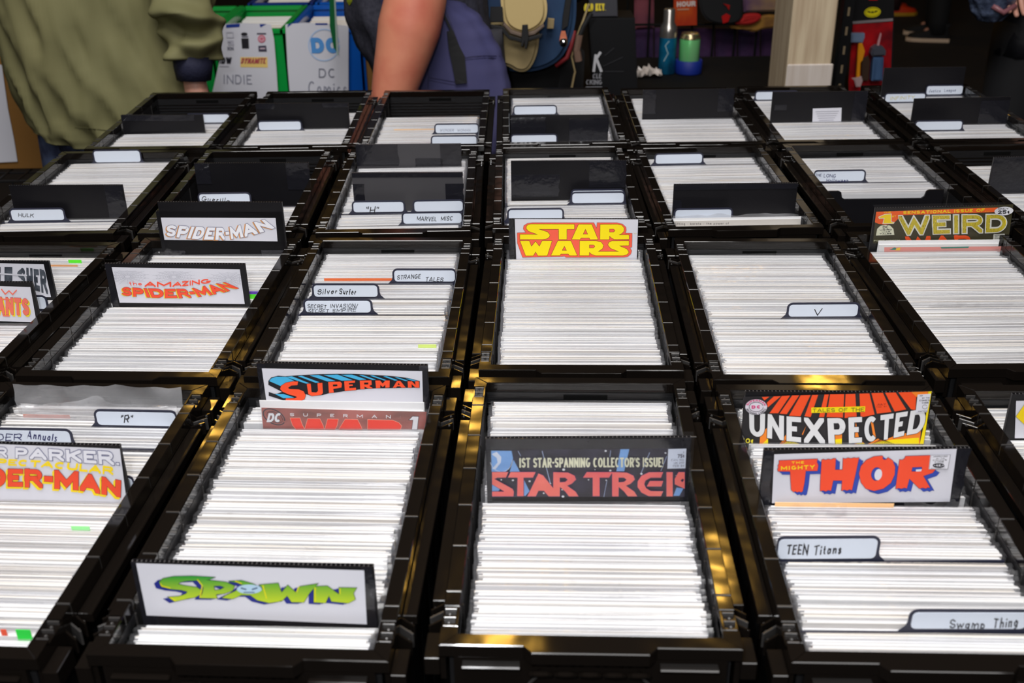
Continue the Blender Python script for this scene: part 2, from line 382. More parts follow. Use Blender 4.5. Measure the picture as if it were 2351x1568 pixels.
# ================================================================ the crates
CW, CL, CHT = .210, .3885, .305
IX, IY = .093, .18225            # inner half sizes
Z0 = ZR-CHT                      # table top
def make_crate_parts():
    P = {}
    b = MB(); W0 = .0985
    b.box(-W0, W0, -IY-.006, IY+.006, 0, .004, M_wall)
    for s in (-1, 1):
        b.box(min(s*IX, s*W0), max(s*IX, s*W0), -IY-.006, IY+.006, .004, .294, M_wall)
        b.box(-IX, IX, min(s*IY, s*(IY+.006)), max(s*IY, s*(IY+.006)), .004, .294, M_wall)
        for k in range(6):                                     # fold seams of the side walls
            y = -.1375+k*.055
            b.box(min(s*IX, s*(IX-.0008)), max(s*IX, s*(IX-.0008)), y-.0009, y+.0009, .02, .293, M_edge)
            b.box(min(s*W0, s*(W0+.003)), max(s*W0, s*(W0+.003)), y-.004, y+.004, .0, .282, M_crate)
        for e in (-1, 1):                                      # slots near the ends: flat black boxes, the holes' shade painted
            for k in range(3):
                y = e*(.163-k*.010)
                b.box(min(s*(IX-.0006), s*IX), max(s*(IX-.0006), s*IX), y-.0032, y+.0032, .2775, .286, M_slot_shade)
    for k in range(7): b.box(-IX, IX, IY-.0007, IY, .245+k*.006, .2462+k*.006, M_crate)
    b.box(-.016, .028, IY-.0012, IY, .2868, .2915, M_slot_shade)  # back wall slot as a black patch, its inner shade painted
    P['body'] = b.mesh('crate_body')
    b = MB()                                                   # rim: mitred front and back bars
    ox, oy = CW/2, CL/2
    zt, zb = CHT, CHT-.011
    out = [(-ox, -oy), (-.0465, -oy), (-.0405, -oy-.0068), (.0405, -oy-.0068), (.0465, -oy), (ox, -oy), (IX, -IY), (-IX, -IY)]
    for nm, pts in (('front_rim', out), ('back_rim', [(-ox, oy), (-IX, IY), (IX, IY), (ox, oy)])):
        b = MB(); bm = bmesh.new(); vs = [bm.verts.new((x, y, zb)) for x, y in pts]; f = bm.faces.new(vs)
        if f.normal.z < 0: f.normal_flip()
        r_ = bmesh.ops.extrude_face_region(bm, geom=[f]); top = [q for q in r_['geom'] if isinstance(q, bmesh.types.BMVert)]
        for q in top: q.co.z = zt
        bmesh.ops.recalc_face_normals(bm, faces=bm.faces[:])
        bmesh.ops.bevel(bm, geom=[e for e in bm.edges if abs(e.verts[0].co.z-e.verts[1].co.z) < 1e-6], offset=.0007, segments=1, affect='EDGES')
        b.bm(bm, M_crate); P[nm] = b.mesh('crate_'+nm)
    for s in (-1, 1):
        b = MB(); xa, xb = sorted((s*IX, s*ox)); b.box(xa+.001, xb-.001, -IY+.004, IY-.004, zb-.004, zb+.0003, M_crate)
        ys = [-.1375+.055*k for k in range(6)]
        seg = [(-.1745, -.1545, -.0035), (-.1535, -.1385, 0)]+[(ys[i]+.0008, ys[i+1]-.0008, 0) for i in range(5)]
        seg = [(-.1535, ys[0]-.0008, 0)]+[(ys[i]+.0008, ys[i+1]-.0008, 0) for i in range(5)]+[(ys[-1]+.0008, .1535, 0)]
        for y0, y1, dz in seg: b.bbox(xa, xb, y0, y1, zb, zt+dz, M_crate, .0007)
        for y in ys: b.bbox(xa+.0004, xb-.0004, y-.0008, y+.0008, zb, zt+.0006, M_edge, .0003)
        for e in (-1, 1):                                      # corner inset with its little ribs and studs
            y0, y1 = sorted((e*.154, e*.175)); b.box(xa, xb, y0, y1, zb, zt-.0035, M_crate)
            b.bbox(xa if s > 0 else xb-.0025, xa+.0025 if s > 0 else xb, y0, y1, zb, zt, M_crate, .0005)
            for yy in (.1555, .1645, .1735):
                b.bbox(xa+.001, xb-.001, e*yy-.0008, e*yy+.0008, zb, zt-.0005, M_edge, .0004)
            for yy in (.160, .169): b.ball(((xa+xb)/2+s*.001, e*yy, zt-.003), .0016, M_edge, 6)
            cy = [(s*ox, e*oy), (s*IX, e*IY), (s*IX, e*.1755), (s*ox, e*.1755)]
            b.prism(cy, zb, zt-.0004, M_crate)
        P['side_rim%d' % s] = b.mesh('crate_side_rim')
    for s, nm in ((-1, 'l'), (1, 'r')):                         # the lower flange outside the rim
        b = MB(); xa, xb = sorted((s*ox, s*(ox+.0112)))
        b.bbox(xa, xb, -.132, .132, .283, .2915, M_crate, .0007)
        b.box(min(s*(ox-.004), s*ox), max(s*(ox-.004), s*ox), -.19, .19, .27, .294, M_crate)
        for e in (-1, 1):
            y0, y1 = sorted((e*.1665, e*.193)); b.bbox(xa, xb, y0, y1, .276, .2915, M_crate, .0007)
            for k in range(3):                                 # slanted hinge ribs
                c = Vector((s*(ox+.005), e*(.1385+k*.0085), .285)); Tm = Matrix.Translation(c) @ Matrix.Rotation(R(38*s*e), 4, 'Z')
                b.bbox(-.0075, .0075, -.0009, .0009, -.006, .007, M_edge if k == 1 else M_crate, .0004, Tm)
                b.ball((s*(ox+.008), e*(.140+k*.0085), .2905), .0014, M_edge, 6)
        P['flange_'+nm] = b.mesh('crate_flange')
    b = MB()                                                   # grip ridges on the front
    yf = -oy
    for s in (-1, 1):
        x0, x1 = sorted((s*.048, s*.090)); b.bbox(x0, x1, yf-.004, yf+.006, .2855, .2885, M_crate, .0010)
    for k in range(5):
        x = -.034+k*.017; b.tube([(x-.007, yf-.004, .2835), (x-.004, yf-.006, .2855), (x, yf-.007, .2862), (x+.004, yf-.006, .2855), (x+.007, yf-.004, .2835)], .0020, M_crate, 8)
    b.box(-.095, .095, yf, yf+.004, .255, .294, M_crate)
    for s in (-1, 1): b.tube([(s*.034, yf-.002, .283), (s*.05, yf-.001, .262), (s*.052, yf, .235)], .0012, M_edge, 6)
    P['front_grip'] = b.mesh('crate_front_grip')
    return P
CP = make_crate_parts()
CRATES = {  # row+column: centre x, y, yaw, where the comics sit across, label
 '12': (-0.4225, 0.772, -0.06, 1, 'black file crate in the front row whose sign has yellow and red lettering'),
 '13': (-0.1816, 0.764, -0.053, 1, 'black file crate in the front row holding the green-lettered sign'),
 '14': (0.0593, 0.77, -0.042, -.4, 'black file crate in the middle of the front row with the starry cover sign'),
 '15': (0.299, 0.7484, -0.042, -1, 'black file crate in the front row holding the sign with big red broken letters'),
 '16': (0.539, 0.742, -0.03, -1, 'black file crate at the right edge of the front row with a yellow diamond sign'),
 '21': (-0.634, 1.168, -0.05, 1, 'black file crate cut by the left edge in the second row, two signs inside'),
 '22': (-0.396, 1.174, -0.05, 1, 'black file crate in the second row whose sign is printed with webs'),
 '23': (-0.1625, 1.167, -0.034, 1, 'black file crate in the second row with three handwritten tab dividers'),
 '24': (0.0772, 1.174, -0.036, -.3, 'black file crate in the second row holding the yellow lettering on red sign'),
 '25': (0.3134, 1.146, -0.038, -1, 'black file crate in the second row with one tab marked with a single letter'),
 '26': (0.550, 1.165, -0.01, -1, 'black file crate in the second row with an old comic cover standing at its back'),
 '31': (-0.645, 1.585, 0, .6, 'black file crate at the left end of the third row, blank tab at the back'),
 '32': (-0.402, 1.584, 0, .8, 'black file crate in the third row behind the outlined-letter sign'),
 '33': (-0.159, 1.577, 0, .5, 'black file crate in the third row with two standing corrugated dividers'),
 '34': (0.0816, 1.583, -0.005, -.2, 'black file crate in the third row with a taped divider, behind the yellow-on-red sign'),
 '35': (0.316, 1.571, 0.008, -1, 'black file crate in the third row with a crumpled clear bag at its front'),
 '36': (0.5605, 1.574, 0, -1, 'black file crate in the third row with an empty gap at its front'),
 '37': (0.805, 1.568, 0.01, -1, 'black file crate cut by the right edge in the third row'),
 '41': (-0.6115, 1.986, -0.01, 1, 'black file crate at the left end of the back row, half empty'),
 '42': (-0.378, 1.983, 0, 1, 'black file crate second from left in the back row, beside the leaning arm'),
 '43': (-0.145, 1.977, -0.012, 1, 'black file crate third from left in the back row with cream comics and two tabs'),
 '44': (0.0935, 1.981, 0, 0, 'black file crate in the back row with a tape-covered divider across it'),
 '45': (0.3265, 1.969, -0.01, -1, 'black file crate in the back row with a plain divider and full of white boards'),
 '46': (0.5595, 1.972, -0.01, -1, 'black file crate in the back row whose divider carries a small white card'),
 '47': (0.8065, 1.967, 0, -1, 'black file crate at the right end of the back row with slanting dividers'),
}
CT = {}
for k, (x, y, a, al, lb) in CRATES.items():
    t = thing('file_crate', lb, 'crate', (x, y, Z0), a, 'black file crates on the table')
    CT[k] = Matrix.Translation((x, y, Z0)) @ Matrix.Rotation(a, 4, 'Z')
    for nm, key in (('body', 'body'), ('front_rim', 'front_rim'), ('back_rim', 'back_rim'), ('side_rim', 'side_rim-1'), ('side_rim', 'side_rim1'), ('side_flange', 'flange_l'), ('side_flange', 'flange_r'), ('front_grip', 'front_grip')):
        link(nm, CP[key], t)

# ================================================================ things standing in the crates
CZ = .2835; COMZ = .288                      # top of the boards above the crate's base
ITEMS = {k: [] for k in CRATES}   # (position along the crate, half thickness, phrase)
def local(k, p): return CT[k].inverted() @ p
def plane_for(k, bl, br, lean=0.0, zc=None, fixyaw=None):
    """frame (crate base height) through two base points seen at the top of the comics"""
    z = Z0+(COMZ if zc is None else zc)
    a = local(k, at_z(*bl, z)); b = local(k, at_z(*br, z))
    yaw = math.atan2(b.y-a.y, b.x-a.x); yaw = max(-.03, min(.03, yaw)) if fixyaw is None else fixyaw
    tm = (a.y+b.y)/2; tm = max(-IY+.004, min(IY-.004, tm))
    return tm, yaw
def frame(k, t, yaw, z=.0045):
    return CT[k] @ Matrix.Translation((0, t, z)) @ Matrix.Rotation(yaw, 4, 'Z')
def put_thing(name, label, cat, T, group=None):
    o = thing(name, label, cat, T.translation, T.to_euler().z, group); return o
def lx(T, u, v):                  # where a pixel meets the plane of a frame
    f = Face(T); return f.loc(u, v)
def card_mesh(x0, x1, z1, flutes, m, nm):
    th = .0036; b = MB()
    b.box(x0, x1, -th/2, -th/2+.0005, 0, z1, m); b.box(x0, x1, th/2-.0005, th/2, 0, z1, m)
    n = max(2, int((x1-x0)/.0034))
    for i in range(n+1):
        x = x0+.0003+(x1-x0-.0006)*i/n; b.box(x-.00025, x+.00025, -th/2+.0005, th/2-.0005, 0 if flutes else z1-.02, z1-.0002, M_flute)
    return b.build(nm)
SIGN = {}
def card(k, bl, br, tl, tr, label, name='divider_card', m=None, cat='divider', phrase=None, tapes=(), group=None, film_=False, zc=None, fy=None, wide=None, mn=0):
    """corrugated card: base points (at comic level) and top corners as pixels"""
    t, yaw = plane_for(k, bl, br, zc=zc, fixyaw=fy); T = frame(k, t, yaw)
    x0, za = lx(T, *tl); x1, zb_ = lx(T, *tr); z1 = (za+zb_)/2
    if wide: x0 = x1-wide if wide > 0 else x0; x1 = x0-wide if wide < 0 else x1
    x0 = max(x0, -IX+.002); x1 = min(x1, IX-.002)
    root = put_thing(name, label, cat, T, group)
    c = card_mesh(x0, x1, z1, True, m or M_corr, 'backing_panel'); c.parent = root
    F = Face(T, off=-.0019)
    for (a, b_, c_, d) in tapes:      # tape patches in shares of the visible face
        zlo = CZ-.01
        tb = MB(); X0 = x0+(x1-x0)*a; X1 = x0+(x1-x0)*b_; Za = zlo+(z1-zlo)*c_; Zb = zlo+(z1-zlo)*d
        n = 7; pts = [(X0, Za)]+[(X1+random.uniform(-.0015, .0015), Za+(Zb-Za)*i/n) for i in range(n+1)]+[(X0, Zb)]
        tb.prism(pts, -.0024, -.0019, M_tape, 'y'); tb.build('tape_strip', root)
    if film_:
        fb = MB(); e = .002
        fb.add([(x0-e, -.0048, z1-.09), (x1+e, -.0048, z1-.09), (x1+e, -.0046, z1+.001), (x0-e, -.0046, z1+.001), (x1+e, .0028, z1+.003), (x0-e, .0028, z1+.003)], [(0, 1, 2, 3), (3, 2, 4, 5)], M_cfilm)
        fb.build('clear_cover', root)
    ITEMS[k].append((t, .0032+abs(math.sin(yaw))*.07, phrase or 'a divider'))
    return root, F, (x0, x1, z1)
def tab(k, base, left, right, top, label, text=None, side='R', phrase=None, m=M_marker, lines=None, pos=None, size=.5, group='tab dividers among the comics', slant_=0):
    """thin card divider with a rounded tab; base=(u,v) of the tab's foot, left/right/top pixels of the label"""
    t, yaw = plane_for(k, (left, base), (right, base)); yaw = slant_; T = frame(k, t, yaw)
    x0, zt = lx(T, left, top); x1, _ = lx(T, right, top); _, zl = lx(T, (left+right)/2, base)
    w = .082
    if side == 'L': x0 = max(x0, -IX+.003); x1 = x0+w if right > 2351 or x1-x0 < .07 else x1
    else: x1 = min(x1, IX-.003); x0 = x1-w if x1-x0 < .07 else x0
    zl = CZ+.0003; zt = min(max(zt, zl+.017), zl+.021)
    root = put_thing('tab_divider', label, 'divider', T, group)
    r, e = .005, .0024; ax, bx = x0-e, x1+e; top_ = zt+e
    sh = [(-IX+.004, 0), (IX-.004, 0), (IX-.004, zl-.001)]
    tabr = [(bx+.006, zl-.001), (bx+.001, zl+.004), (bx, zl+.008), (bx, top_-r*1.3)]+[(bx-r*1.3+r*1.3*math.cos(R(a)), top_-r*1.3+r*1.3*math.sin(R(a))) for a in (20, 45, 70)]+[(bx-r*1.3, top_)]
    tabl = [(ax+r*1.3, top_)]+[(ax+r*1.3-r*1.3*math.sin(R(a)), top_-r*1.3+r*1.3*math.cos(R(a))) for a in (20, 45, 70)]+[(ax, top_-r*1.3), (ax, zl+.008), (ax-.001, zl+.004), (ax-.006, zl-.001)]
    tabr = [(min(p, IX-.002), q) for p, q in tabr]; tabl = [(max(p, -IX+.002), q) for p, q in tabl]
    sh += tabr+tabl+[(-IX+.004, zl-.001)]
    cl = []
    for p in sh:
        if not cl or abs(p[0]-cl[-1][0])+abs(p[1]-cl[-1][1]) > 1e-5: cl.append(p)
    MB().prism(cl, -.0005, .0005, M_tabedge, 'y').build('card', root)
    c = .0038; lb = []
    for (qx, qz, a0) in ((x1-c, zt-c, 0), (x0+c, zt-c, 90), (x0+c, zl+.0022+c, 180), (x1-c, zl+.0022+c, 270)):
        lb += [(qx+c*math.cos(R(a0+a)), qz+c*math.sin(R(a0+a))) for a in (0, 30, 60, 90)]
    lab = MB().prism(lb, -.0009, -.0005, M_label, 'y').build('label', root)
    if text:
        F = Face(T, off=-.00095); ink_ = MB()
        for i, (s, u0, v0, u1, v1, h) in enumerate(text):     # words as (text, left px, top px, right px, base px, height px)
            F.put(ink_, word(s, [(u0, v0), (u1, v1)], [(u0, v0+h), (u1, v1+h)], t=.13, hand=True, rnd=.07, gap=.2, slant=.15), m, 1+i*.2)
        ink_.build('handwriting', lab)
    ITEMS[k].append((t, .0022, phrase or 'a tab divider'))
    return root

# ================================================================ the printed signs
WHITE = ink(212, 212, 221); BLACK = ink(30, 30, 36); RED = ink(243, 80, 48); YEL = ink(246, 218, 16)
def sheet(F, root, quad, m=None, name='printed_sheet', lay=0):
    b = MB(); F.put(b, [quad], m or WHITE, 1+lay); return b.build(name, root)
def layer(F, parent, name, sets):
    """sets: [(polys, material)] from back to front"""
    b = MB()
    for i, (ps, m) in enumerate(sets): F.put(b, ps, m, 3+i)
    o = b.build(name, parent); return o
def setcrop(F, x, y, s): F.crop = (x, y, s)
HS = 'header signs standing in the crates'
# --- green lettering
r, F, _ = card('13', (330, 1440), (862, 1470), (302, 1283), (858, 1301), 'black-framed header sign with green jagged lettering, nearest to the viewer', 'header_sign', cat='sign', phrase='the green-lettered sign', zc=.270, fy=0.0, tapes=((.0, .055, .0, 1), (.95, 1, .0, 1), (.05, .95, .0, .16)))
setcrop(F, 290, 1270, 3.918)
sh = sheet(F, r, [(90, 85), (2140, 150), (2165, 635), (185, 555)], lay=4)
mg = mat('print_green_gradient', s2l((70, 170, 50)), .5)
n_, l_ = nodes(mg); tc = n_.new('ShaderNodeTexCoord'); sx = n_.new('ShaderNodeSeparateXYZ'); mr = n_.new('ShaderNodeMapRange'); rp = n_.new('ShaderNodeValToRGB')
zlo = F.loc(1100, 425)[1]; zhi = F.loc(1100, 215)[1]
mr.inputs[1].default_value = zlo; mr.inputs[2].default_value = zhi
rp.color_ramp.elements[0].color = (*s2l((186, 208, 22)), 1); rp.color_ramp.elements[1].color = (*s2l((38, 150, 45)), 1)
l_.new(tc.outputs['Object'], sx.inputs[0]); l_.new(sx.outputs['Z'], mr.inputs[0]); l_.new(mr.outputs[0], rp.inputs[0]); l_.new(rp.outputs[0], n_['Principled BSDF'].inputs['Base Color'])
S_ = [(300, 250), (335, 218), (430, 200), (600, 196), (800, 208), (745, 228), (640, 236), (550, 240), (490, 250), (470, 268), (520, 280), (640, 298), (688, 330), (672, 362), (620, 388), (560, 398), (440, 425), (380, 385), (480, 378), (540, 358), (555, 335), (500, 322), (400, 312), (320, 292)]
P_ = hollow([(640, 222), (760, 235), (900, 250), (978, 285), (960, 328), (880, 355), (810, 362), (822, 396), (665, 394), (690, 350), (698, 300), (680, 268), (655, 243)], [(790, 285), (850, 283), (888, 298), (850, 318), (800, 325)])
A_ = [(925, 243), (1040, 236), (1150, 268), (1240, 320), (1255, 370), (1395, 422), (1290, 438), (1180, 412), (1120, 368), (1040, 366), (960, 402), (865, 392), (905, 368), (985, 332), (1050, 275), (1000, 255)]
W_ = [(1200, 275), (1370, 260), (1400, 345), (1455, 278), (1530, 345), (1565, 290), (1725, 265), (1650, 350), (1600, 432), (1490, 430), (1450, 372), (1405, 418), (1262, 402), (1250, 330)]
N_ = [(1690, 290), (1810, 285), (1918, 362), (1915, 300), (2075, 303), (2045, 350), (2062, 406), (2000, 440), (1850, 425), (1825, 372), (1795, 438), (1690, 432)]
gl = [S_, P_, A_, W_, N_]
hi = [thick([(312, 262), (325, 285), (400, 303)], 9, 2), thick([(645, 228), (688, 280), (668, 388)], 9, 2), thick([(985, 240), (1040, 262)], 9, 2), thick([(1232, 280), (1265, 395)], 10, 2), thick([(1555, 292), (1535, 340)], 9, 2), thick([(1702, 300), (1702, 425)], 10, 2), thick([(1925, 310), (1925, 355)], 9, 2), thick([(400, 385), (445, 418)], 8, 2)]
face_blob = [ellipse(1110, 312, 112, 42)]
b = MB()
for i, (ps, m) in enumerate([(shift(gl, -48, 16)+shift(gl, -24, 10), ink(30, 40, 130)), (edges_of(gl, 8), BLACK), (gl, mg), ([q for h in hi for q in h], ink(226, 214, 20)), (face_blob, ink(176, 206, 228)), (thick([(1035, 300), (1085, 315)], 12, 0)+thick([(1135, 315), (1185, 298)], 12, 0)+thick([(1060, 340), (1160, 340)], 8, 0), ink(60, 84, 120))]): F.put(b, ps, m, 8+i)
b.build('green_lettering', sh)
# --- superhero logo with blue-black depth
r, F, _ = card('13', (600, 931), (985, 938), (590, 832), (982, 836), 'black-framed header sign with red lettering on blue and black depth', 'header_sign', cat='sign', phrase='the red sign with blue depth', tapes=((0, .05, 0, 1), (.95, 1, 0, 1)))
setcrop(F, 580, 820, 5.598)
sh = sheet(F, r, [(120, 140), (2180, 175), (2192, 640), (190, 640)], lay=4)
bl = [(205, 300), (240, 255), (330, 232), (420, 240), (600, 225), (860, 212), (1100, 208), (1300, 208), (1540, 220), (1740, 232), (1880, 245), (2000, 262), (2150, 300), (2150, 385), (1580, 395), (1340, 412), (1190, 430), (1050, 452), (980, 458), (900, 482), (765, 495), (690, 470), (560, 520), (430, 560), (210, 490), (210, 440), (300, 470), (380, 440), (205, 350)]
cy = [[(218, 300), (242, 266), (310, 243), (430, 245), (545, 300), (440, 318), (372, 366)], [(290, 465), (400, 465), (540, 512), (400, 520)], [(430, 246), (510, 238), (735, 328), (690, 332)], [(585, 236), (635, 231), (865, 315), (815, 322)], [(735, 226), (850, 221), (1070, 298), (965, 304)], [(915, 221), (1095, 216), (1290, 288), (1150, 294)], [(1140, 219), (1280, 216), (1465, 280), (1370, 287)], [(1370, 223), (1415, 221), (1590, 281), (1545, 285)], [(1510, 229), (1550, 227), (1720, 286), (1690, 290)], [(1680, 239), (1725, 237), (1870, 289), (1830, 293)], [(1830, 253), (1865, 251), (2005, 296), (1970, 299)], [(1965, 269), (1995, 267), (2125, 298), (2090, 303)]]
le = [[(588, 303), (580, 350), (500, 355), (460, 385), (480, 400), (600, 405), (660, 430), (686, 480), (670, 530), (600, 563), (430, 563), (430, 520), (540, 520), (575, 505), (550, 490), (470, 470), (390, 435), (358, 400), (370, 360), (430, 320), (520, 303)],
      [(700, 335), (750, 330), (762, 440), (820, 445), (845, 425), (838, 325), (900, 320), (908, 450), (885, 475), (765, 490), (720, 465)],
      hollow([(975, 310), (1130, 305), (1152, 330), (1145, 380), (1040, 400), (1048, 445), (985, 450)], [(1035, 342), (1090, 340), (1095, 362), (1038, 368)]),
      [(1180, 300), (1320, 290), (1318, 318), (1240, 325), (1242, 342), (1290, 340), (1292, 358), (1245, 362), (1248, 388), (1330, 382), (1335, 412), (1190, 425)],
      hollow([(1380, 292), (1530, 288), (1535, 345), (1500, 360), (1550, 390), (1490, 392), (1440, 368), (1443, 400), (1388, 403)], [(1435, 318), (1490, 316), (1490, 340), (1438, 342)]),
      [(1580, 290), (1640, 290), (1675, 330), (1710, 290), (1765, 290), (1762, 380), (1710, 383), (1708, 345), (1675, 375), (1645, 345), (1642, 385), (1590, 388)],
      hollow([(1860, 295), (1900, 295), (1970, 380), (1915, 382), (1900, 365), (1862, 365), (1845, 382), (1805, 382)], [(1880, 320), (1896, 347), (1866, 347)]),
      [(1995, 300), (2050, 300), (2095, 350), (2092, 300), (2140, 300), (2145, 382), (2095, 382), (2045, 335), (2047, 382), (2000, 382)]]
b = MB()
for i, (ps, m) in enumerate([([bl], BLACK), (edges_of(cy, 5), BLACK), (cy, ink(70, 176, 222)), (edges_of(le, 7), BLACK), (le, ink(246, 84, 46))]): F.put(b, ps, m, 8+i)
b.build('red_lettering', sh)
# --- starry cover
r, F, _ = card('14', (1114, 1150), (1585, 1148), (1115, 1005), (1587, 1001), 'black sign made from a starry comic cover with coral lettering', 'header_sign', cat='sign', phrase='the starry cover sign', tapes=((0, .03, 0, 1), (.965, 1, 0, 1), (.03, .5, .84, 1), (.5, .965, .84, .99)), film_=True)
setcrop(F, 1100, 990, 4.702)
dk = mat('print_starry_black', s2l((42, 40, 50)), .4, vary=(60, s2l((58, 56, 72))))
sh = sheet(F, r, [(130, 200), (2235, 180), (2215, 703), (140, 706)], dk, lay=4)
coral = mat('print_coral', s2l((232, 100, 104)), .4, vary=(20, s2l((240, 128, 112))))
LB = ink(126, 168, 222)
pl = [[(130, 203), (350, 205), (367, 290), (330, 380), (290, 430), (135, 430)], [(372, 300), (440, 430), (330, 430)], [(1525, 188), (1620, 187), (1565, 425), (1480, 425)], [(140, 560), (230, 610), (210, 640), (140, 640)], [(485, 520), (545, 640), (500, 690), (485, 690)], [(2130, 600), (2205, 610), (2160, 690), (2095, 690)]]
wp = [[(135, 240), (190, 215), (240, 270), (235, 330), (180, 400), (140, 400), (200, 330), (190, 280)], *thick(ellipse(240, 300, 120, 130)[:14], 5, 0), [(2040, 185), (2235, 180), (2225, 392), (2030, 396)]]
dots = [ellipse(x, y, q, q*.8, 8) for x, y, q in ((912, 405, 16), (905, 695, 15), (240, 515, 9), (765, 555, 12), (1750, 450, 13), (1180, 515, 8), (1370, 520, 8), (2010, 225, 10), (1365, 203, 12), (697, 660, 10), (1415, 415, 12), (895, 622, 8), (365, 520, 12), (1250, 405, 6), (545, 530, 12), (1575, 635, 10), (2125, 470, 7))]
ln = thick([(680, 205), (770, 560)], 7, 0)+thick([(1380, 520), (1345, 700)], 5, 0)+thick([(1840, 220), (1745, 450)], 6, 0)+thick([(2025, 260), (1960, 420)], 5, 0)+thick([(1420, 200), (1410, 270)], 5, 0)+thick([(420, 205), (450, 260)], 5, 0)
rr = lambda dx: hollow([(800+dx, 430), (960+dx, 435), (1030+dx, 468), (1046+dx, 510), (1000+dx, 555), (950+dx, 577), (1040+dx, 640), (1072+dx, 692), (970+dx, 692), (930+dx, 640), (872+dx, 590), (870+dx, 692), (800+dx, 692)], [(870+dx, 490), (930+dx, 490), (955+dx, 512), (930+dx, 535), (870+dx, 540)])
co = [[(140, 430), (315, 430), (290, 490), (200, 490), (165, 503), (360, 610), (376, 640), (370, 692), (140, 692), (140, 640), (275, 640), (140, 562)], [(340, 430), (610, 430), (580, 490), (480, 490), (480, 690), (410, 690), (415, 490), (310, 490)],
      [(640, 445), (690, 465), (870, 692), (750, 692), (700, 632), (640, 632), (612, 692), (520, 692)], rr(0), [(1160, 430), (1440, 430), (1400, 490), (1300, 490), (1300, 690), (1225, 690), (1225, 490), (1120, 490)], rr(634),
      [(1985, 430), (1960, 490), (1850, 490), (1795, 520), (1780, 560), (1800, 602), (1850, 634), (1985, 636), (1960, 690), (1830, 690), (1750, 650), (1708, 590), (1710, 530), (1750, 470), (1830, 432)], [(1840, 525), (1985, 525), (1965, 585), (1808, 585)], [(2020, 430), (2088, 430), (2088, 692), (2020, 692)], hollow([(2150, 430), (2217, 430), (2217, 610), (2110, 562), (2108, 505)], [(2195, 500), (2210, 515), (2192, 540), (2172, 520)])]
cap = word("1ST STAR-SPANNING COLLECTOR'S ISSUE!", [(432, 275), (1985, 272)], [(432, 382), (1985, 375)], t=.17, gap=.1)
pr = word("75¢", [(2140, 235), (2215, 233)], [(2140, 275), (2215, 272)], t=.2)+word("CAN 95¢", [(2070, 290), (2212, 288)], [(2070, 310), (2212, 308)], t=.12, gap=.2)+word("UK 25P", [(2100, 320), (2212, 318)], [(2100, 340), (2212, 338)], t=.12, gap=.2)+word("FEB 84", [(2090, 352), (2212, 350)], [(2090, 372), (2212, 370)], t=.12, gap=.2)+word("1", [(2198, 205), (2210, 205)], [(2198, 225), (2210, 225)], t=.2)
b = MB()
for i, (ps, m) in enumerate([(pl, LB), (wp, ink(208, 216, 232)), (ln, ink(170, 186, 220)), (dots, ink(226, 230, 236)), (edges_of(co, 7), ink(30, 44, 110)), (co, coral), (cap, ink(222, 222, 196)), (pr, ink(90, 90, 104))]): F.put(b, ps, m, 8+i)
b.build('coral_lettering', sh)
# --- ray-burst cover
r, F, _ = card('15', (1703, 1014), (2128, 1010), (1703, 903), (2142, 893), 'comic cover with white lettering over red and orange rays, standing at the crate back', 'header_sign', cat='comic book', phrase='the ray-burst cover', fy=.0)
setcrop(F, 1690, 880, 5.111)
sh = sheet(F, r, [(82, 155), (2290, 85), (2185, 705), (60, 705)], ink(44, 42, 44), lay=4)
rd = [[(300, 155), (388, 152), (330, 195)], [(440, 148), (522, 145), (372, 275), (360, 220)], [(535, 143), (630, 138), (490, 345), (390, 345)], [(655, 137), (737, 135), (592, 355), (508, 350)], [(755, 135), (870, 132), (752, 380), (618, 375)], [(890, 132), (960, 130), (872, 390), (800, 380)], [(1035, 125), (1085, 124), (1030, 390), (970, 390)], [(1100, 122), (1265, 120), (1250, 395), (1058, 390)], [(1282, 120), (1395, 117), (1412, 395), (1270, 400)], [(1445, 115), (1560, 112), (1622, 360), (1458, 395)], [(1585, 110), (1720, 106), (1820, 330), (1650, 350)], [(1745, 105), (1870, 102), (1992, 300), (1858, 325)], [(1900, 100), (2050, 96), (2110, 150), (2100, 310), (2050, 300)]]
og = [[(2050, 95), (2250, 90), (2240, 140), (2110, 152)], [(272, 705), (282, 590), (370, 505), (372, 705)], [(510, 705), (585, 590), (620, 650), (740, 705)], [(770, 590), (820, 490), (780, 600)], [(1090, 705), (1105, 600), (1240, 565), (1238, 705)], [(1388, 705), (1400, 440), (1440, 640), (1510, 705)], [(1575, 430), (1600, 430), (1640, 640), (1610, 640)], [(1540, 705), (1660, 640), (1720, 665), (1840, 615), (2050, 560), (2165, 530), (2150, 705)]]
ye = [[(2250, 90), (2290, 86), (2195, 705), (2150, 705), (2225, 360)], [(880, 277), (1512, 262), (1508, 328), (880, 340)], [(300, 705), (372, 640), (372, 705)], [(540, 705), (640, 655), (740, 705)], [(1110, 705), (1120, 655), (1238, 640), (1238, 705)], [(1410, 705), (1420, 650), (1510, 705)], [(1560, 705), (1700, 672), (1860, 650), (2140, 630), (2140, 705)]]
hatch = []
for i in range(16): hatch += thick([(520+i*14, 700), (548+i*15, 640+(i % 3)*8)], 4, 0)
for i in range(12): hatch += thick([(770+i*20, 700), (830+i*16, 600+(i % 4)*14)], 4, 0)
for i in range(11): hatch += thick([(1700, 640), (1590+i*26, 705)], 3.5, 0)
for i in range(9): hatch += thick([(1740, 600-i*12), (1800, 620-i*6)], 3.5, 0)
wt = word('UNEXPECTED', [(150, 340), (380, 350), (600, 378), (850, 395), (1130, 400), (1400, 388), (1600, 375), (1800, 350), (2000, 320), (2235, 285)], [(155, 605), (370, 632), (600, 668), (850, 690), (1150, 700), (1400, 690), (1600, 672), (1780, 645), (1950, 605), (2190, 565)], t=.2, gap=.16)
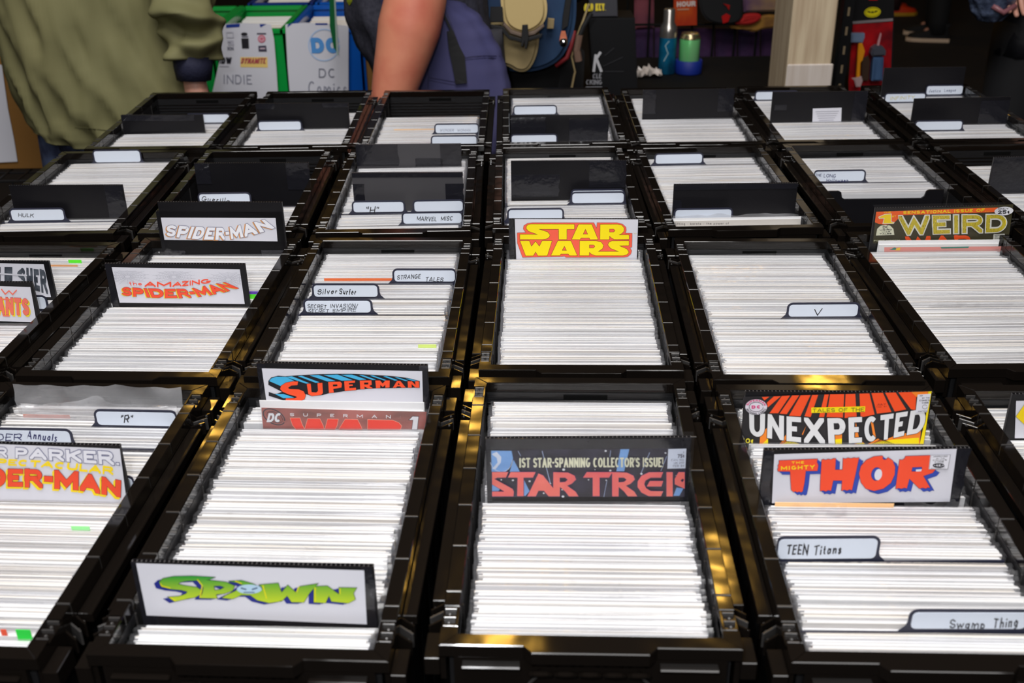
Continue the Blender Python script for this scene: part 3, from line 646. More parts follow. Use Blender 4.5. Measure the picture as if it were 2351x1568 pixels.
wto = word('UNEXPECTED', [(150, 340), (380, 350), (600, 378), (850, 395), (1130, 400), (1400, 388), (1600, 375), (1800, 350), (2000, 320), (2235, 285)], [(155, 605), (370, 632), (600, 668), (850, 690), (1150, 700), (1400, 690), (1600, 672), (1780, 645), (1950, 605), (2190, 565)], t=.2, gap=.16, grow=.02)
disc = [ellipse(232, 266, 130, 92, 36)]
arcT = lambda a0, a1, k: (lambda u: (232+130*k*math.cos(R(a0+(a1-a0)*u)), 266-92*k*math.sin(R(a0+(a1-a0)*u))))
ring = word('SUPERMAN', arcT(165, 15, .95), arcT(165, 15, .72), t=.24, gap=.25)
ring2 = word('NATIONAL COMICS', arcT(195, 345, .72), arcT(195, 345, .95), t=.2, gap=.3)
dcw = word('DC', [(178, 248), (285, 245)], [(178, 285), (285, 283)], t=.34, gap=.3)
tl_ = word('TALES OF THE', [(892, 285), (1498, 272)], [(892, 328), (1498, 318)], t=.13, gap=.2)
stamp = [[(2122, 118), (2278, 108), (2232, 325), (2098, 332)]]
st = word('APPROVED', [(2145, 124), (2300, 118)], [(2145, 140), (2300, 134)], t=.2)[:16]+word('BY THE', [(2175, 152), (2262, 148)], [(2175, 166), (2262, 162)], t=.2)+word('COMICS', [(2142, 178), (2262, 175)], [(2142, 196), (2262, 192)], t=.22)+word('CODE', [(2172, 207), (2250, 204)], [(2172, 223), (2250, 220)], t=.22)+thick(ellipse(2205, 262, 28, 24, 14), 4, 0)+word('ASTRO', [(2125, 308), (2236, 303)], [(2125, 322), (2236, 318)], t=.2)
ten = word('10¢', [(70, 628), (205, 632)], [(70, 685), (205, 690)], t=.22, slant=.1)
jl = word('JULY', [(1645, 222), (1750, 218)], [(1645, 242), (1750, 238)], t=.2)+word('NO. 51', [(1640, 254), (1760, 248)], [(1640, 268), (1760, 262)], t=.15)
b = MB()
for i, (ps, m) in enumerate([(rd, ink(244, 82, 36)), (og, ink(243, 134, 44)), (ye, ink(246, 222, 16)), (hatch, BLACK), (wto, BLACK), (wt, ink(222, 222, 224)), (disc, ink(222, 216, 226)), (thick(ellipse(232, 266, 130, 92, 36), 4, 0)+thick(ellipse(232, 266, 82, 56, 30), 6, 0), ink(50, 50, 60)), (dcw+ring, ink(214, 50, 120)), (ring2+tl_, ink(40, 40, 44)), (stamp, ink(218, 218, 228)), (st, ink(40, 40, 52)), (ten, ink(236, 220, 60)), (jl, ink(150, 40, 30))]): F.put(b, ps, m, 8+i)
b.build('white_lettering', sh)
# --- broken red lettering
r, F, _ = card('15', (1750, 1152), (2200, 1146), (1751, 1034), (2227, 1023), 'black-framed header sign with big broken red letters and blue shadow', 'header_sign', cat='sign', phrase='the broken red letter sign', tapes=((0, .05, 0, 1), (.93, 1, 0, 1)))
setcrop(F, 1740, 1015, 4.702)
sh = sheet(F, r, [(175, 127), (2145, 68), (2068, 640), (150, 655)], lay=4)
T_ = [(225, 190), (640, 172), (632, 205), (648, 240), (638, 300), (512, 302), (500, 420), (480, 520), (462, 532), (440, 522), (420, 532), (400, 520), (380, 528), (356, 505), (345, 308), (215, 306), (208, 285), (218, 265), (212, 245), (226, 222)]
H_ = [(685, 182), (705, 176), (725, 184), (755, 174), (785, 180), (810, 168), (836, 168), (830, 290), (910, 290), (915, 165), (940, 172), (970, 160), (1000, 168), (1035, 158), (1060, 164), (1087, 158), (1050, 330), (1010, 510), (985, 500), (960, 514), (930, 504), (898, 514), (905, 405), (808, 405), (785, 515), (755, 508), (730, 522), (700, 512), (668, 518), (672, 400)]
O_ = hollow([(1088, 330), (1108, 250), (1165, 185), (1250, 146), (1335, 138), (1345, 145), (1340, 168), (1358, 182), (1382, 178), (1400, 158), (1450, 190), (1476, 260), (1470, 345), (1430, 430), (1350, 492), (1250, 517), (1160, 492), (1108, 425)], list(reversed(ellipse(1276, 335, 58, 74, 20, 12))))
R_ = hollow([(1525, 180), (1550, 184), (1575, 172), (1590, 143), (1857, 134), (1840, 282), (1912, 285), (1880, 322), (1780, 356), (1852, 482), (1830, 478), (1805, 492), (1780, 482), (1738, 492), (1630, 385), (1602, 490), (1575, 482), (1545, 494), (1515, 486), (1483, 494), (1500, 350)], [(1662, 262), (1765, 258), (1768, 285), (1740, 308), (1652, 308)])
tr = [T_, H_, O_, R_]; bs = []
for k in range(5): bs += shift([T_, H_, O_['o'], R_['o']], 9*(k+1), 7*(k+1))
bo = shift([T_, H_, O_['o'], R_['o']], 45, 35)
holes_w = [[(p[0]+2, p[1]) for p in ellipse(1292, 340, 40, 62, 20, 12)], [(1700, 285), (1765, 280), (1755, 305), (1700, 308)]]
b = MB()
for i, (ps, m) in enumerate([(edges_of(bo, 5), ink(30, 40, 110)), (bs, ink(50, 74, 170)), (edges_of(tr, 8), ink(36, 30, 84)), (tr, RED), (holes_w, ink(218, 218, 228)), ([[(1855, 128), (2075, 122), (2045, 282), (1836, 284)]], ink(222, 222, 230)), (outline([(1860, 130), (2072, 124), (2042, 280), (1840, 281)], 3)+word('APPROVED', [(1885, 140), (2040, 134)], [(1885, 152), (2040, 146)], t=.2)+word('BY THE', [(1920, 160), (2010, 157)], [(1920, 170), (2010, 167)], t=.18)+word('COMICS', [(1880, 178), (2032, 174)], [(1880, 190), (2032, 186)], t=.22)+word('CODE', [(1900, 196), (2000, 193)], [(1900, 210), (2000, 207)], t=.22)+thick(ellipse(1945, 240, 60, 18, 14), 12, 0)+word('CCA', [(1905, 228), (1985, 226)], [(1905, 250), (1985, 248)], t=.3)+word('AUTHORITY', [(1858, 266), (2015, 262)], [(1858, 276), (2015, 272)], t=.2), BLACK), (word('THE', [(360, 197), (492, 192)], [(360, 224), (492, 219)], t=.24, gap=.35)+word('MIGHTY', [(245, 248), (608, 232)], [(245, 290), (608, 278)], t=.24, gap=.3), ink(244, 214, 30))]): F.put(b, ps, m, 8+i)
b.build('broken_red_lettering', sh)
# --- yellow on red
r, F, _ = card('24', (1160, 590), (1460, 590), (1168, 500), (1466, 504), 'black-framed header sign with two rows of yellow letters on red', 'header_sign', cat='sign', phrase='the yellow-on-red sign', tapes=((0, .04, 0, 1), (.96, 1, 0, 1)))
setcrop(F, 1150, 490, 6.915)
sh = sheet(F, r, [(220, 85), (2178, 92), (2155, 740), (245, 740)], lay=4)
rb = [(260, 305), (400, 300), (355, 240), (365, 190), (420, 155), (500, 143), (1475, 143), (1520, 235), (1527, 143), (1840, 143), (1930, 165), (1985, 215), (1990, 265), (1972, 308), (2083, 312), (2078, 530), (2045, 535), (2075, 590), (2060, 640), (2010, 680), (1960, 690), (1030, 692), (1010, 672), (975, 678), (345, 692), (262, 465)]
yl = [[(303, 405), (303, 328), (590, 330), (440, 275), (405, 235), (408, 200), (435, 172), (480, 165), (1165, 168), (1165, 243), (1045, 245), (1045, 405), (920, 405), (918, 243), (595, 243), (740, 290), (777, 335), (765, 370), (720, 398), (650, 405)],
      hollow([(1125, 405), (1235, 168), (1440, 168), (1540, 405), (1415, 407), (1403, 382), (1270, 382), (1255, 407)], [(1342, 240), (1382, 325), (1302, 325)]),
      hollow([(1575, 407), (1578, 170), (1850, 168), (1920, 185), (1952, 225), (1950, 275), (1920, 310), (1870, 335), (2032, 337), (2032, 403), (1800, 405), (1760, 385), (1722, 350), (1720, 407)], [(1722, 240), (1790, 240), (1815, 265), (1790, 292), (1722, 292)]),
      [(305, 430), (450, 430), (485, 520), (550, 440), (612, 520), (655, 430), (810, 430), (735, 663), (590, 665), (550, 600), (515, 665), (395, 665)],
      hollow([(795, 662), (905, 430), (1110, 430), (1210, 662), (1090, 662), (1070, 635), (950, 635), (935, 662)], [(1008, 510), (1045, 582), (970, 582)]),
      hollow([(1250, 662), (1252, 430), (1510, 430), (1590, 450), (1627, 500), (1612, 550), (1540, 600), (1875, 600), (1740, 545), (1700, 495), (1715, 455), (1760, 432), (2030, 430), (2030, 503), (1875, 507), (2000, 560), (2030, 610), (2000, 645), (1940, 662), (1500, 662), (1440, 640), (1402, 605), (1400, 662)], [(1402, 490), (1470, 490), (1495, 515), (1470, 545), (1402, 545)])]
b = MB()
for i, (ps, m) in enumerate([(edges_of([rb], 7), ink(70, 30, 40)), ([rb], ink(240, 96, 72)), (edges_of(yl, 10), ink(84, 50, 10)), (yl, ink(246, 222, 14)), (word('TM', [(2105, 308), (2150, 308)], [(2105, 322), (2150, 322)], t=.2), ink(190, 180, 60))]): F.put(b, ps, m, 8+i)
b.build('yellow_lettering', sh)
# --- outlined letters, and the plain black card behind it
card('22', (372, 545), (650, 552), (362, 461), (648, 465), 'plain black corrugated card right behind the outlined-letter sign', phrase='the plain card', fy=0, zc=.262)
r, F, _ = card('22', (372, 574), (646, 580), (358, 482), (648, 487), 'black-framed header sign with arched white outlined letters', 'header_sign', cat='sign', phrase='the outlined-letter sign', tapes=((.02, .18, 0, .22), (.8, .99, 0, .24)), fy=0)
setcrop(F, 200, 440, 4.354)
sh = sheet(F, r, [(738, 258), (1885, 262), (1905, 495), (775, 480)], lay=4)
tp, bt = [(800, 328), (1000, 342), (1180, 352), (1330, 357), (1450, 347), (1600, 318), (1775, 275)], [(788, 440), (960, 460), (1130, 474), (1330, 480), (1470, 468), (1640, 438), (1880, 360)]
w1 = word('SPIDER-MAN', tp, bt, t=.26, gap=.14); w2 = word('SPIDER-MAN', tp, bt, t=.26, gap=.14, grow=.035)
b = MB()
for i, (ps, m) in enumerate([(shift(w2, -9, 4), ink(222, 150, 70)), (w2, ink(110, 112, 140)), (w1, ink(232, 232, 238))]): F.put(b, ps, m, 8+i)
b.build('outlined_lettering', sh)
# --- webs
r, F, _ = card('22', (268, 699), (575, 702), (241, 601), (563, 608), 'black-framed header sign with red and yellow lettering under printed webs', 'header_sign', cat='sign', phrase='the web-printed sign', tapes=((0, .05, 0, 1),), fy=0)
setcrop(F, 230, 590, 6.53)
sh = sheet(F, r, [(175, 150), (2095, 182), (2170, 702), (295, 682)], lay=4)
wb = []
for cx_, cy_, x0, x1 in ((415, 290, 215, 760), (1110, 295, 760, 1520), (1925, 332, 1520, 2110)):
    N = 14; rays_ = [6.2832*k/N+.2 for k in range(N)]
    def cl_(px, py): return (max(x0, min(x1, px)), max(200+(px-200)*.012, min(430 if abs(px-1925) > 250 else 440, py)))
    for a in rays_: wb += thick([(cx_+38*math.cos(a), cy_+20*math.sin(a)), cl_(cx_+330*math.cos(a), cy_+130*math.sin(a))], 1.3, 0)
    for q in (.16, .24, .32, .42, .54, .68, .84):
        pt = [cl_(cx_+330*q*math.cos(a), cy_+130*q*math.sin(a)) for a in rays_]
        for i in range(N):
            a, c = pt[i], pt[(i+1) % N]; mx, my = (a[0]+c[0])/2, (a[1]+c[1])/2; mx += (cx_-mx)*.12; my += (cy_-my)*.12
            wb += thick([a, (mx, my), c], 1.2, 0)
ma = word('AMAZING', [(670, 362), (900, 364), (1150, 366), (1300, 352), (1450, 335), (1655, 318)], [(672, 440), (900, 442), (1150, 440), (1300, 428), (1450, 412), (1668, 382)], t=.27, gap=.1)
tp, bt = [(340, 438), (520, 455), (720, 464), (1000, 472), (1220, 470), (1380, 463), (1560, 430), (1720, 398), (1880, 372)], [(325, 568), (540, 586), (780, 600), (1000, 608), (1280, 607), (1480, 592), (1680, 562), (1880, 520), (2085, 462)]
w1 = word('SPIDER-MAN', tp, bt, t=.28, gap=.1); w2 = word('SPIDER-MAN', tp, bt, t=.28, gap=.1, grow=.022)
b = MB()
for i, (ps, m) in enumerate([(wb, ink(120, 122, 138)), (shift(w2, -16, 6), ink(240, 200, 40)), (w2, ink(90, 40, 60)), (w1+ma+word('the', [(430, 358), (630, 366)], [(440, 420), (640, 420)], t=.16, hand=True), ink(240, 82, 56))]): F.put(b, ps, m, 8+i)
b.build('red_lettering', sh)
# --- three-line sign cut by the left edge
r, F, _ = card('12', (60, 1148), (294, 1151), (60, 1018), (285, 1019), 'black-framed header sign with grey, yellow and red lines, cut by the left edge', 'header_sign', cat='sign', phrase='the three-line sign', wide=.178, fy=0)
setcrop(F, 0, 580, 2.703)
sh = sheet(F, r, [(-350, 1172), (745, 1215), (790, 1560), (-350, 1530)], lay=4)
def three(txt, tp, bt, t, g=0, gap=.12): return word(txt, tp, bt, t=t, grow=g, gap=gap)
a1 = ([(-300, 1192), (135, 1206), (735, 1230)], [(-300, 1258), (135, 1272), (745, 1318)])
a2 = ([(-85, 1268), (310, 1288), (708, 1322)], [(-85, 1310), (300, 1330), (706, 1376)])
a3 = ([(-345, 1332), (-70, 1330), (205, 1335), (480, 1350), (755, 1408)], [(-345, 1446), (-70, 1446), (205, 1450), (480, 1466), (752, 1512)])
s3 = three('SPIDER-MAN', *a3, .3, .02, .08)
b = MB()
for i, (ps, m) in enumerate([(three('PETER PARKER,', *a1, .28, .045), ink(90, 92, 130)), (three('PETER PARKER,', *a1, .28, -.005), ink(222, 222, 230)), (three('SPECTACULAR', *a2, .3), ink(244, 212, 20)), (shift(s3, -4, 4)+shift(s3, -8, 8)+shift(s3, -12, 12), ink(244, 212, 20)), (s3, ink(90, 30, 60)), (three('SPIDER-MAN', *a3, .3, 0, .08), ink(234, 76, 44))]): F.put(b, ps, m, 8+i)
b.build('three_line_lettering', sh)
# --- stencil sign and the serif sign at the left edge
r, F, _ = card('21', (-30, 684), (124, 684), (-30, 596), (113, 601), 'black-framed header sign with dark stencil lettering at the left edge', 'header_sign', cat='sign', phrase='the stencil-lettered sign', wide=.177, fy=0)
setcrop(F, 0, 580, 2.703)
sh = sheet(F, r, [(-540, 55), (272, 70), (318, 275), (-540, 262)], lay=4)
dkb = mat('print_brushed_black', s2l((46, 52, 62)), .5, vary=(90, s2l((90, 96, 106))))
b = MB(); F.put(b, word('PUNISHER', [(-540, 80), (130, 88), (285, 102)], [(-540, 190), (130, 215), (300, 255)], t=.3, gap=.14), dkb, 8); F.put(b, thick([(-520, 140), (0, 128), (170, 140)], 9, 0), ink(206, 206, 214), 9)
b.build('stencil_lettering', sh)
r, F, _ = card('21', (-60, 741), (88, 741), (-60, 644), (75, 649), 'black-framed header sign with coral serif letters and yellow shadow at the left edge', 'header_sign', cat='sign', phrase='the coral serif sign', wide=.177, fy=0)
setcrop(F, 0, 580, 2.703)
sh = sheet(F, r, [(-540, 190), (190, 212), (228, 430), (-540, 410)], lay=4)
m1 = ([(-420, 262), (0, 272), (178, 282)], [(-420, 372), (0, 380), (186, 388)]); m0 = ([(-160, 212), (108, 228)], [(-160, 250), (108, 262)])
b = MB()
for i, (ps, m) in enumerate([(shift(word('MUTANTS', *m1, t=.26, grow=.02), 8, 8)+shift(word('MUTANTS', *m1, t=.26), 4, 4), ink(244, 214, 40)), (word('MUTANTS', *m1, t=.26, grow=.015), ink(150, 60, 80)), (word('MUTANTS', *m1, t=.26)+word('NEW', *m0, t=.2, gap=.3), ink(238, 116, 96)), (thick([(0, 286), (72, 288)], 8, 0)+thick([(20, 388), (62, 390)], 8, 0), ink(238, 116, 96))]): F.put(b, ps, m, 8+i)
b.build('coral_lettering', sh)
# --- old comic cover standing at the back, olive with mottled yellow letters
r, F, _ = card('26', (2004, 558), (2316, 554), (2008, 481), (2327, 466), 'old comic cover in a clear bag with mottled yellow letters, standing at the crate back', 'header_sign', cat='comic book', phrase='the mottled yellow cover', film_=True, fy=.030)
setcrop(F, 1850, 420, 4.692)
sh = sheet(F, r, [(755, 308), (2235, 228), (2175, 650), (720, 650)], ink(66, 62, 42), lay=4)
ws = mat('print_yellow_squiggle', s2l((240, 218, 60)), .5)
n_, l_ = nodes(ws); wv = n_.new('ShaderNodeTexWave'); rp = n_.new('ShaderNodeValToRGB'); tc = n_.new('ShaderNodeTexCoord')
wv.inputs['Scale'].default_value = 330; wv.inputs['Distortion'].default_value = 14; wv.inputs['Detail'].default_value = 2
rp.color_ramp.interpolation = 'CONSTANT'; rp.color_ramp.elements[0].color = (*s2l((60, 50, 14)), 1); rp.color_ramp.elements[1].color = (*s2l((240, 218, 60)), 1); rp.color_ramp.elements[1].position = .33
l_.new(tc.outputs['Object'], wv.inputs[0]); l_.new(wv.outputs['Fac'], rp.inputs[0]); l_.new(rp.outputs[0], n_['Principled BSDF'].inputs['Base Color'])
orr = ink(240, 100, 40)
og = [[(757, 308), (2070, 262), (2030, 312), (1012, 345), (990, 385), (940, 435), (850, 446), (780, 438), (742, 420)]]
WE = ([(990, 348), (2165, 332)], [(1010, 560), (2150, 525)])
one = [(785, 365), (850, 337), (915, 333), (915, 418), (945, 424), (940, 432), (830, 432), (845, 374), (790, 376)]
dcb = [(752, 562), (766, 490), (800, 458), (850, 448), (905, 455), (940, 490), (950, 556)]
b = MB()
for i, (ps, m) in enumerate([(og, orr), (edges_of([one], 12), ink(226, 224, 220)), ([one]+word('SENSATIONAL ISSUE OF...', [(1046, 300), (1975, 270)], [(1044, 334), (1972, 305)], t=.26, gap=.2)+word('THE', [(835, 308), (915, 304)], [(835, 322), (915, 318)], t=.25)+word('ST', [(925, 350), (970, 347)], [(925, 366), (970, 363)], t=.25), ink(246, 214, 30)), ([dcb], ink(226, 226, 200)), (word('DC', [(825, 458), (890, 456)], [(825, 486), (890, 484)], t=.2)+word('WEIRD', [(790, 497), (922, 492)], [(790, 511), (922, 506)], t=.25)+word('WAR', [(815, 518), (905, 515)], [(815, 530), (905, 527)], t=.25)+word('TALES', [(792, 538), (920, 534)], [(792, 552), (920, 548)], t=.25), BLACK), (word('WEIRD', *WE, t=.27, grow=.035, gap=.13), ink(222, 222, 214)), (word('WEIRD', *WE, t=.24, grow=-.02, gap=.13), ws), (word('WAR', [(1062, 572), (1775, 552)], [(1100, 720), (1775, 700)], t=.32, gap=.12), ink(240, 88, 30)), (word('FORT WHICH', [(728, 610), (1008, 602)], [(728, 626), (1008, 618)], t=.22), ink(206, 206, 170)), ([ellipse(2127, 297, 102, 46, 28, -4)], ink(226, 226, 232)), (word('ONLY', [(2062, 266), (2178, 262)], [(2062, 282), (2178, 278)], t=.22)+word('25¢', [(2060, 292), (2195, 286)], [(2060, 330), (2195, 324)], t=.24), BLACK), ([[(2015, 545), (2135, 540), (2128, 640), (2005, 640)]], ink(206, 206, 196)), (word('APPROVED', [(2025, 552), (2122, 548)], [(2025, 562), (2122, 558)], t=.2)+word('BY THE', [(2035, 568), (2112, 565)], [(2035, 577), (2112, 574)], t=.2)+word('COMICS', [(2030, 584), (2115, 581)], [(2030, 594), (2115, 591)], t=.22), BLACK)]): F.put(b, ps, m, 8+i)
b.build('mottled_yellow_lettering', sh)
# --- diamond sign at the right edge
r, F, _ = card('16', (2318, 1004), (2380, 1004), (2323, 904), (2385, 902), 'black-framed header sign with a yellow diamond, cut by the right edge', 'header_sign', cat='sign', phrase='the yellow diamond sign', fy=.03, wide=-.15)
setcrop(F, 2050, 780, 7.81)
sh = sheet(F, r, [(2205, 1090), (3180, 1080), (3180, 1760), (2180, 1760)], lay=4)
b = MB(); dm = [(2197, 1367), (2390, 1100), (2700, 1100), (2900, 1367), (2560, 1700)]
for i, (ps, m) in enumerate([(edges_of([dm], 10), ink(110, 110, 120)), ([dm], ink(240, 208, 10))]): F.put(b, ps, m, 8+i)
b.build('yellow_diamond', sh)

# ================================================================ tab dividers
tab('12', 981, 220, 407, 946, 'tab divider marked with a single quoted letter, beside the crumpled clear bags', [('"R"', 277, 952, 305, 953, 18)], 'R', phrase='the quoted-letter tab', slant_=0)
tab('12', 1024, -32, 158, 986, 'tab divider with two handwritten words right behind the three-line sign', [('SPIDER', -60, 995, 50, 996, 16), ('Annuals', 62, 989, 132, 996, 18)], 'L', m=M_bmarker, phrase='the two-word blue-ink tab')
tab('12', 1134, 200, 312, 1100, 'blank tab divider whose corner peeks out beside the three-line sign', None, 'R', phrase='the peeking tab')
tab('15', 1284, 1784, 2016, 1236, 'large tab divider with two handwritten words, second from the front of its crate', [('TEEN', 1806, 1250, 1856, 1250, 24), ('Titans', 1868, 1252, 1933, 1249, 22)], 'L', phrase='the two-word tab', slant_=.03)
tab('15', 1450, 2160, 2360, 1412, 'front tab divider with faint handwriting, cut by the right edge', [('Swamp', 2180, 1422, 2262, 1424, 20), ('Thing', 2280, 1420, 2338, 1416, 22)], 'R', phrase='the faint front tab', slant_=.02)
tab('23', 650, 905, 1048, 626, 'tab divider with two capital words at the right, behind two other tabs', [('STRANGE', 912, 632, 966, 629, 10), ('TALES', 977, 636, 1018, 637, 10)], 'R', phrase='the rear two-word tab')
tab('23', 685, 720, 866, 658, 'middle of three handwritten tabs, at the left of its crate', [('Silver', 729, 664, 775, 662, 12), ('Surfer', 779, 662, 818, 664, 13)], 'L', phrase='the middle tab')
tab('23', 721, 700, 850, 692, 'tab divider with two lines of writing, foremost of three tabs', [('SECRET', 706, 698, 750, 700, 9), ('INVASION/', 758, 698, 822, 697, 9), ('SECRET', 708, 709, 755, 710, 9), ('EMPIRE', 764, 709, 818, 707, 8)], 'L', phrase='the two-line tab')
tab('25', 731, 1812, 1970, 704, 'tab divider marked with one pointed letter in the middle of a full crate', [('V', 1868, 710, 1888, 708, 15)], 'R', phrase='the single-letter tab', slant_=.02)
tab('21', 712, 20, 104, 688, 'blank tab divider peeking out between the stencil sign and the serif sign', None, 'R', phrase='the peeking left tab')
tab('31', 366, 214, 319, 343, 'blank tab divider against the back wall of the leftmost third-row crate', None, 'L', phrase='the back blank tab')
tab('31', 509, 24, 144, 482, 'tab divider with faint writing in front of the leftmost plain black card', [('HULK', 42, 489, 78, 490, 9)], 'L', phrase='the faintly written tab')
tab('32', 474, 457, 572, 446, 'tab divider with script writing in front of a wide black card', [('Guerilla', 463, 450, 528, 455, 12)], 'L', phrase='the script tab')
tab('33', 490, 811, 926, 468, 'tab divider marked with a quoted capital letter at the left', [('"H"', 840, 474, 870, 474, 16)], 'L', phrase='the quoted capital tab')
tab('33', 488, 951, 1068, 465, 'blank tab divider right behind the capital-lettered front tab', None, 'R', phrase='the blank right tab')
tab('33', 516, 947, 1066, 491, 'front tab divider with two capital words in black ink', [('MARVEL', 957, 497, 1003, 498, 10), ('MISC', 1012, 497, 1040, 496, 10)], 'R', phrase='the capital-word front tab')
tab('34', 463, 1314, 1431, 438, 'blank tab divider, rear one of a close pair at the right', None, 'R', phrase='the rear paired tab')
tab('34', 469, 1314, 1432, 446, 'blank tab divider, front one of a close pair at the right', None, 'R', phrase='the front paired tab')
tab('34', 508, 1168, 1291, 486, 'blank tab divider half hidden behind the yellow-on-red sign', None, 'L', phrase='the half-hidden tab')
tab('35', 378, 1506, 1612, 356, 'blank tab divider against the back wall, behind a full stack of white boards', None, 'L', phrase='the back-wall tab')
tab('35', 508, 1551, 1679, 485, 'blank tab divider under the crumpled clear bag', None, 'L', phrase='the bagged tab')
tab('36', 419, 1869, 1985, 394, 'tab divider with two handwritten lines near an empty gap', [('THE', 1872, 399, 1886, 399, 6), ('LONG', 1891, 399, 1919, 400, 8), ('Halloween', 1897, 410, 1948, 410, 8)], 'L', phrase='the two-line far tab', m=M_bmarker)
tab('41', 284, 430, 528, 266, 'blank tab divider at the back of the half empty crate', None, 'R', phrase='the half-empty crate tab')
tab('42', 301, 594, 690, 282, 'blank tab divider under a plain black card in the back row, left', None, 'L', phrase='the blank left tab')
tab('43', 308, 1000, 1097, 292, 'tab divider with faint grey writing among cream comics', [('WONDER', 1010, 296, 1042, 296, 6), ('WOMAN', 1050, 296, 1080, 296, 6)], 'R', phrase='the faint grey tab', m=ink(150, 156, 172))
tab('43', 336, 992, 1096, 317, 'blank tab divider at the front of the cream comics crate', None, 'R', phrase='the front blank tab')
tab('44', 265, 1181, 1276, 250, 'blank tab divider behind the tape-covered card', None, 'L', phrase='the tab behind the taped card')
tab('44', 333, 1175, 1277, 321, 'blank tab divider in front of the tape-covered card', None, 'L', phrase='the tab before the taped card')
tab('46', 231, 1736, 1830, 214, 'blank tab divider mostly hidden by the card with the white note', None, 'L', phrase='the mostly hidden tab')
tab('47', 236, 2034, 2124, 217, 'tab divider with yellow writing in the last back-row crate', [('INFINITY', 2044, 222, 2100, 219, 8)], 'L', phrase='the yellow-written tab', m=ink(196, 186, 120))
tab('47', 219, 2129, 2223, 198, 'tab divider with blue-grey script in the last back-row crate', [('Justice', 2133, 205, 2160, 205, 7), ('League', 2168, 204, 2195, 203, 7)], 'R', phrase='the blue-grey script tab', m=ink(90, 100, 130))
tab('47', 301, 2104, 2209, 280, 'blank tab divider in front of the slanting black card at the right end', None, 'L', phrase='the right-end blank tab')

# ================================================================ plain black cards
BC = 'plain black divider cards'
card('31', (30, 500), (290, 503), (20, 421), (287, 428), 'wide plain black card in the leftmost third-row crate, taped at its right', tapes=((.84, 1, .2, 1),), phrase='the leftmost wide card')
card('32', (455, 500), (712, 502), (446, 374), (709, 373), 'wide black card with silvery tape corners behind the outlined-letter sign', tapes=((0, .13, .3, 1), (.8, 1, .1, 1)), phrase='the silver-cornered card', zc=.235)
card('33', (822, 420), (1062, 418), (816, 334), (1058, 327), 'grey fluted card with black tape patches, rear one of two', m=M_corrg, tapes=((0, .4, .25, 1), (.8, 1, .2, 1), (.56, .82, .2, .5)), phrase='the rear fluted card', zc=.26)
card('33', (812, 481), (1070, 481), (808, 396), (1074, 395), 'grey fluted card with taped corners, front one of two', m=M_corrg, tapes=((0, .1, .1, .75), (.84, 1, .1, .75), (.0, 1, .9, 1)), phrase='the front fluted card')
card('34', (1172, 457), (1440, 455), (1173, 372), (1440, 365), 'black card with scuffed tape all over, behind a pair of blank tabs', tapes=((0, .42, .2, .7), (.68, 1, .4, 1)), phrase='the scuffed card')
card('35', (1548, 497), (1832, 493), (1547, 427), (1832, 415), 'plain black card rising behind the crumpled clear bag', tapes=((0, 1, .86, 1), (.0, .07, 0, .6)), phrase='the card behind the clear bag')
card('37', (2262, 444), (2400, 440), (2270, 366), (2420, 352), 'black card cut by the right edge of the picture', tapes=((0, .4, 0, 1),), phrase='the right-edge card', wide=-.15)
card('41', (258, 334), (478, 338), (247, 263), (466, 264), 'leaning plain black card at the front of the half empty crate', tapes=((0, .9, .75, 1),), phrase='the half-empty crate card', zc=.262)
card('42', (587, 296), (800, 295), (587, 240), (799, 233), 'plain black card with taped top edge in the back row, left', tapes=((0, .2, .82, 1), (.72, 1, .86, 1)), phrase='the back-left card')
card('44', (1169, 324), (1397, 322), (1170, 266), (1397, 262), 'glossy tape-covered card across the middle back-row crate', tapes=((0, .36, .0, .95), (.6, 1, 0, .9)), phrase='the tape-covered card')
card('45', (1477, 273), (1686, 270), (1477, 206), (1686, 203), 'plain black card with a bright top edge in the back row', tapes=((0, .14, .3, 1), (.83, 1, .35, 1)), phrase='the bright-edged card')
r, F, _ = card('46', (1774, 281), (1996, 278), (1774, 213), (1994, 207), 'black card carrying a small white note, back row', tapes=((.03, .16, .5, .65), (.86, 1, 0, 1)), phrase='the note-bearing card')
sh = sheet(F, r, [(1866, 249), (1932, 247), (1931, 279), (1865, 280)], lay=4, name='white_note')
b = MB()
for i in range(5): F.put(b, thick([(1872+i*2, 256+i*5), (1926-i*3, 255+i*5)], 1.4, 0), ink(170, 170, 180), 8)
b.build('note_text', sh)
card('47', (2030, 216), (2224, 208), (2030, 160), (2227, 149), 'tall dark card at the very back of the right-end crate', phrase='the tall back card', fy=.0)
card('47', (2098, 292), (2330, 280), (2098, 232), (2332, 216), 'black card set at a slant across the right-end crate', tapes=((.7, 1, 0, .9),), phrase='the slanting card', fy=.03)
# notched black card in front of the comics with an empty gap before it
t_, yw = plane_for('36', (1905, 447), (2160, 444)); T = frame('36', t_, 0)
root = put_thing('divider_card', 'black card with a wide notch cut from its top, before the empty gap', 'divider', T)
xa, xb, zt = -IX+.003, IX-.003, CZ+.006
MB().prism([(xa, 0), (xb, 0), (xb, zt), (xb-.022, zt), (xb-.026, zt-.002), (xb-.028, zt-.010), (xb-.032, zt-.013), (xa+.032, zt-.013), (xa+.028, zt-.010), (xa+.026, zt-.002), (xa+.022, zt), (xa, zt)], -.0015, .0015, M_corr, 'y').build('notched_panel', root)
ITEMS['36'].append((t_, .003, 'the notched card'))
p = local('36', at_z(2182, 462, ZR-.03))
tg = put_thing('price_tag', 'tiny green tag hanging on a thread in the empty gap', 'tag', CT['36'] @ Matrix.Translation((p.x, t_-.012, 0)))
b = MB(); b.tube([(0, 0, .292), (.001, -.001, .27), (0, 0, .2645)], .0004, ink(50, 190, 80), 5); b.bbox(-.0018, .0018, -.0005, .0005, .2535, .265, ink(40, 190, 70), .0003); b.build('green_tag', tg)
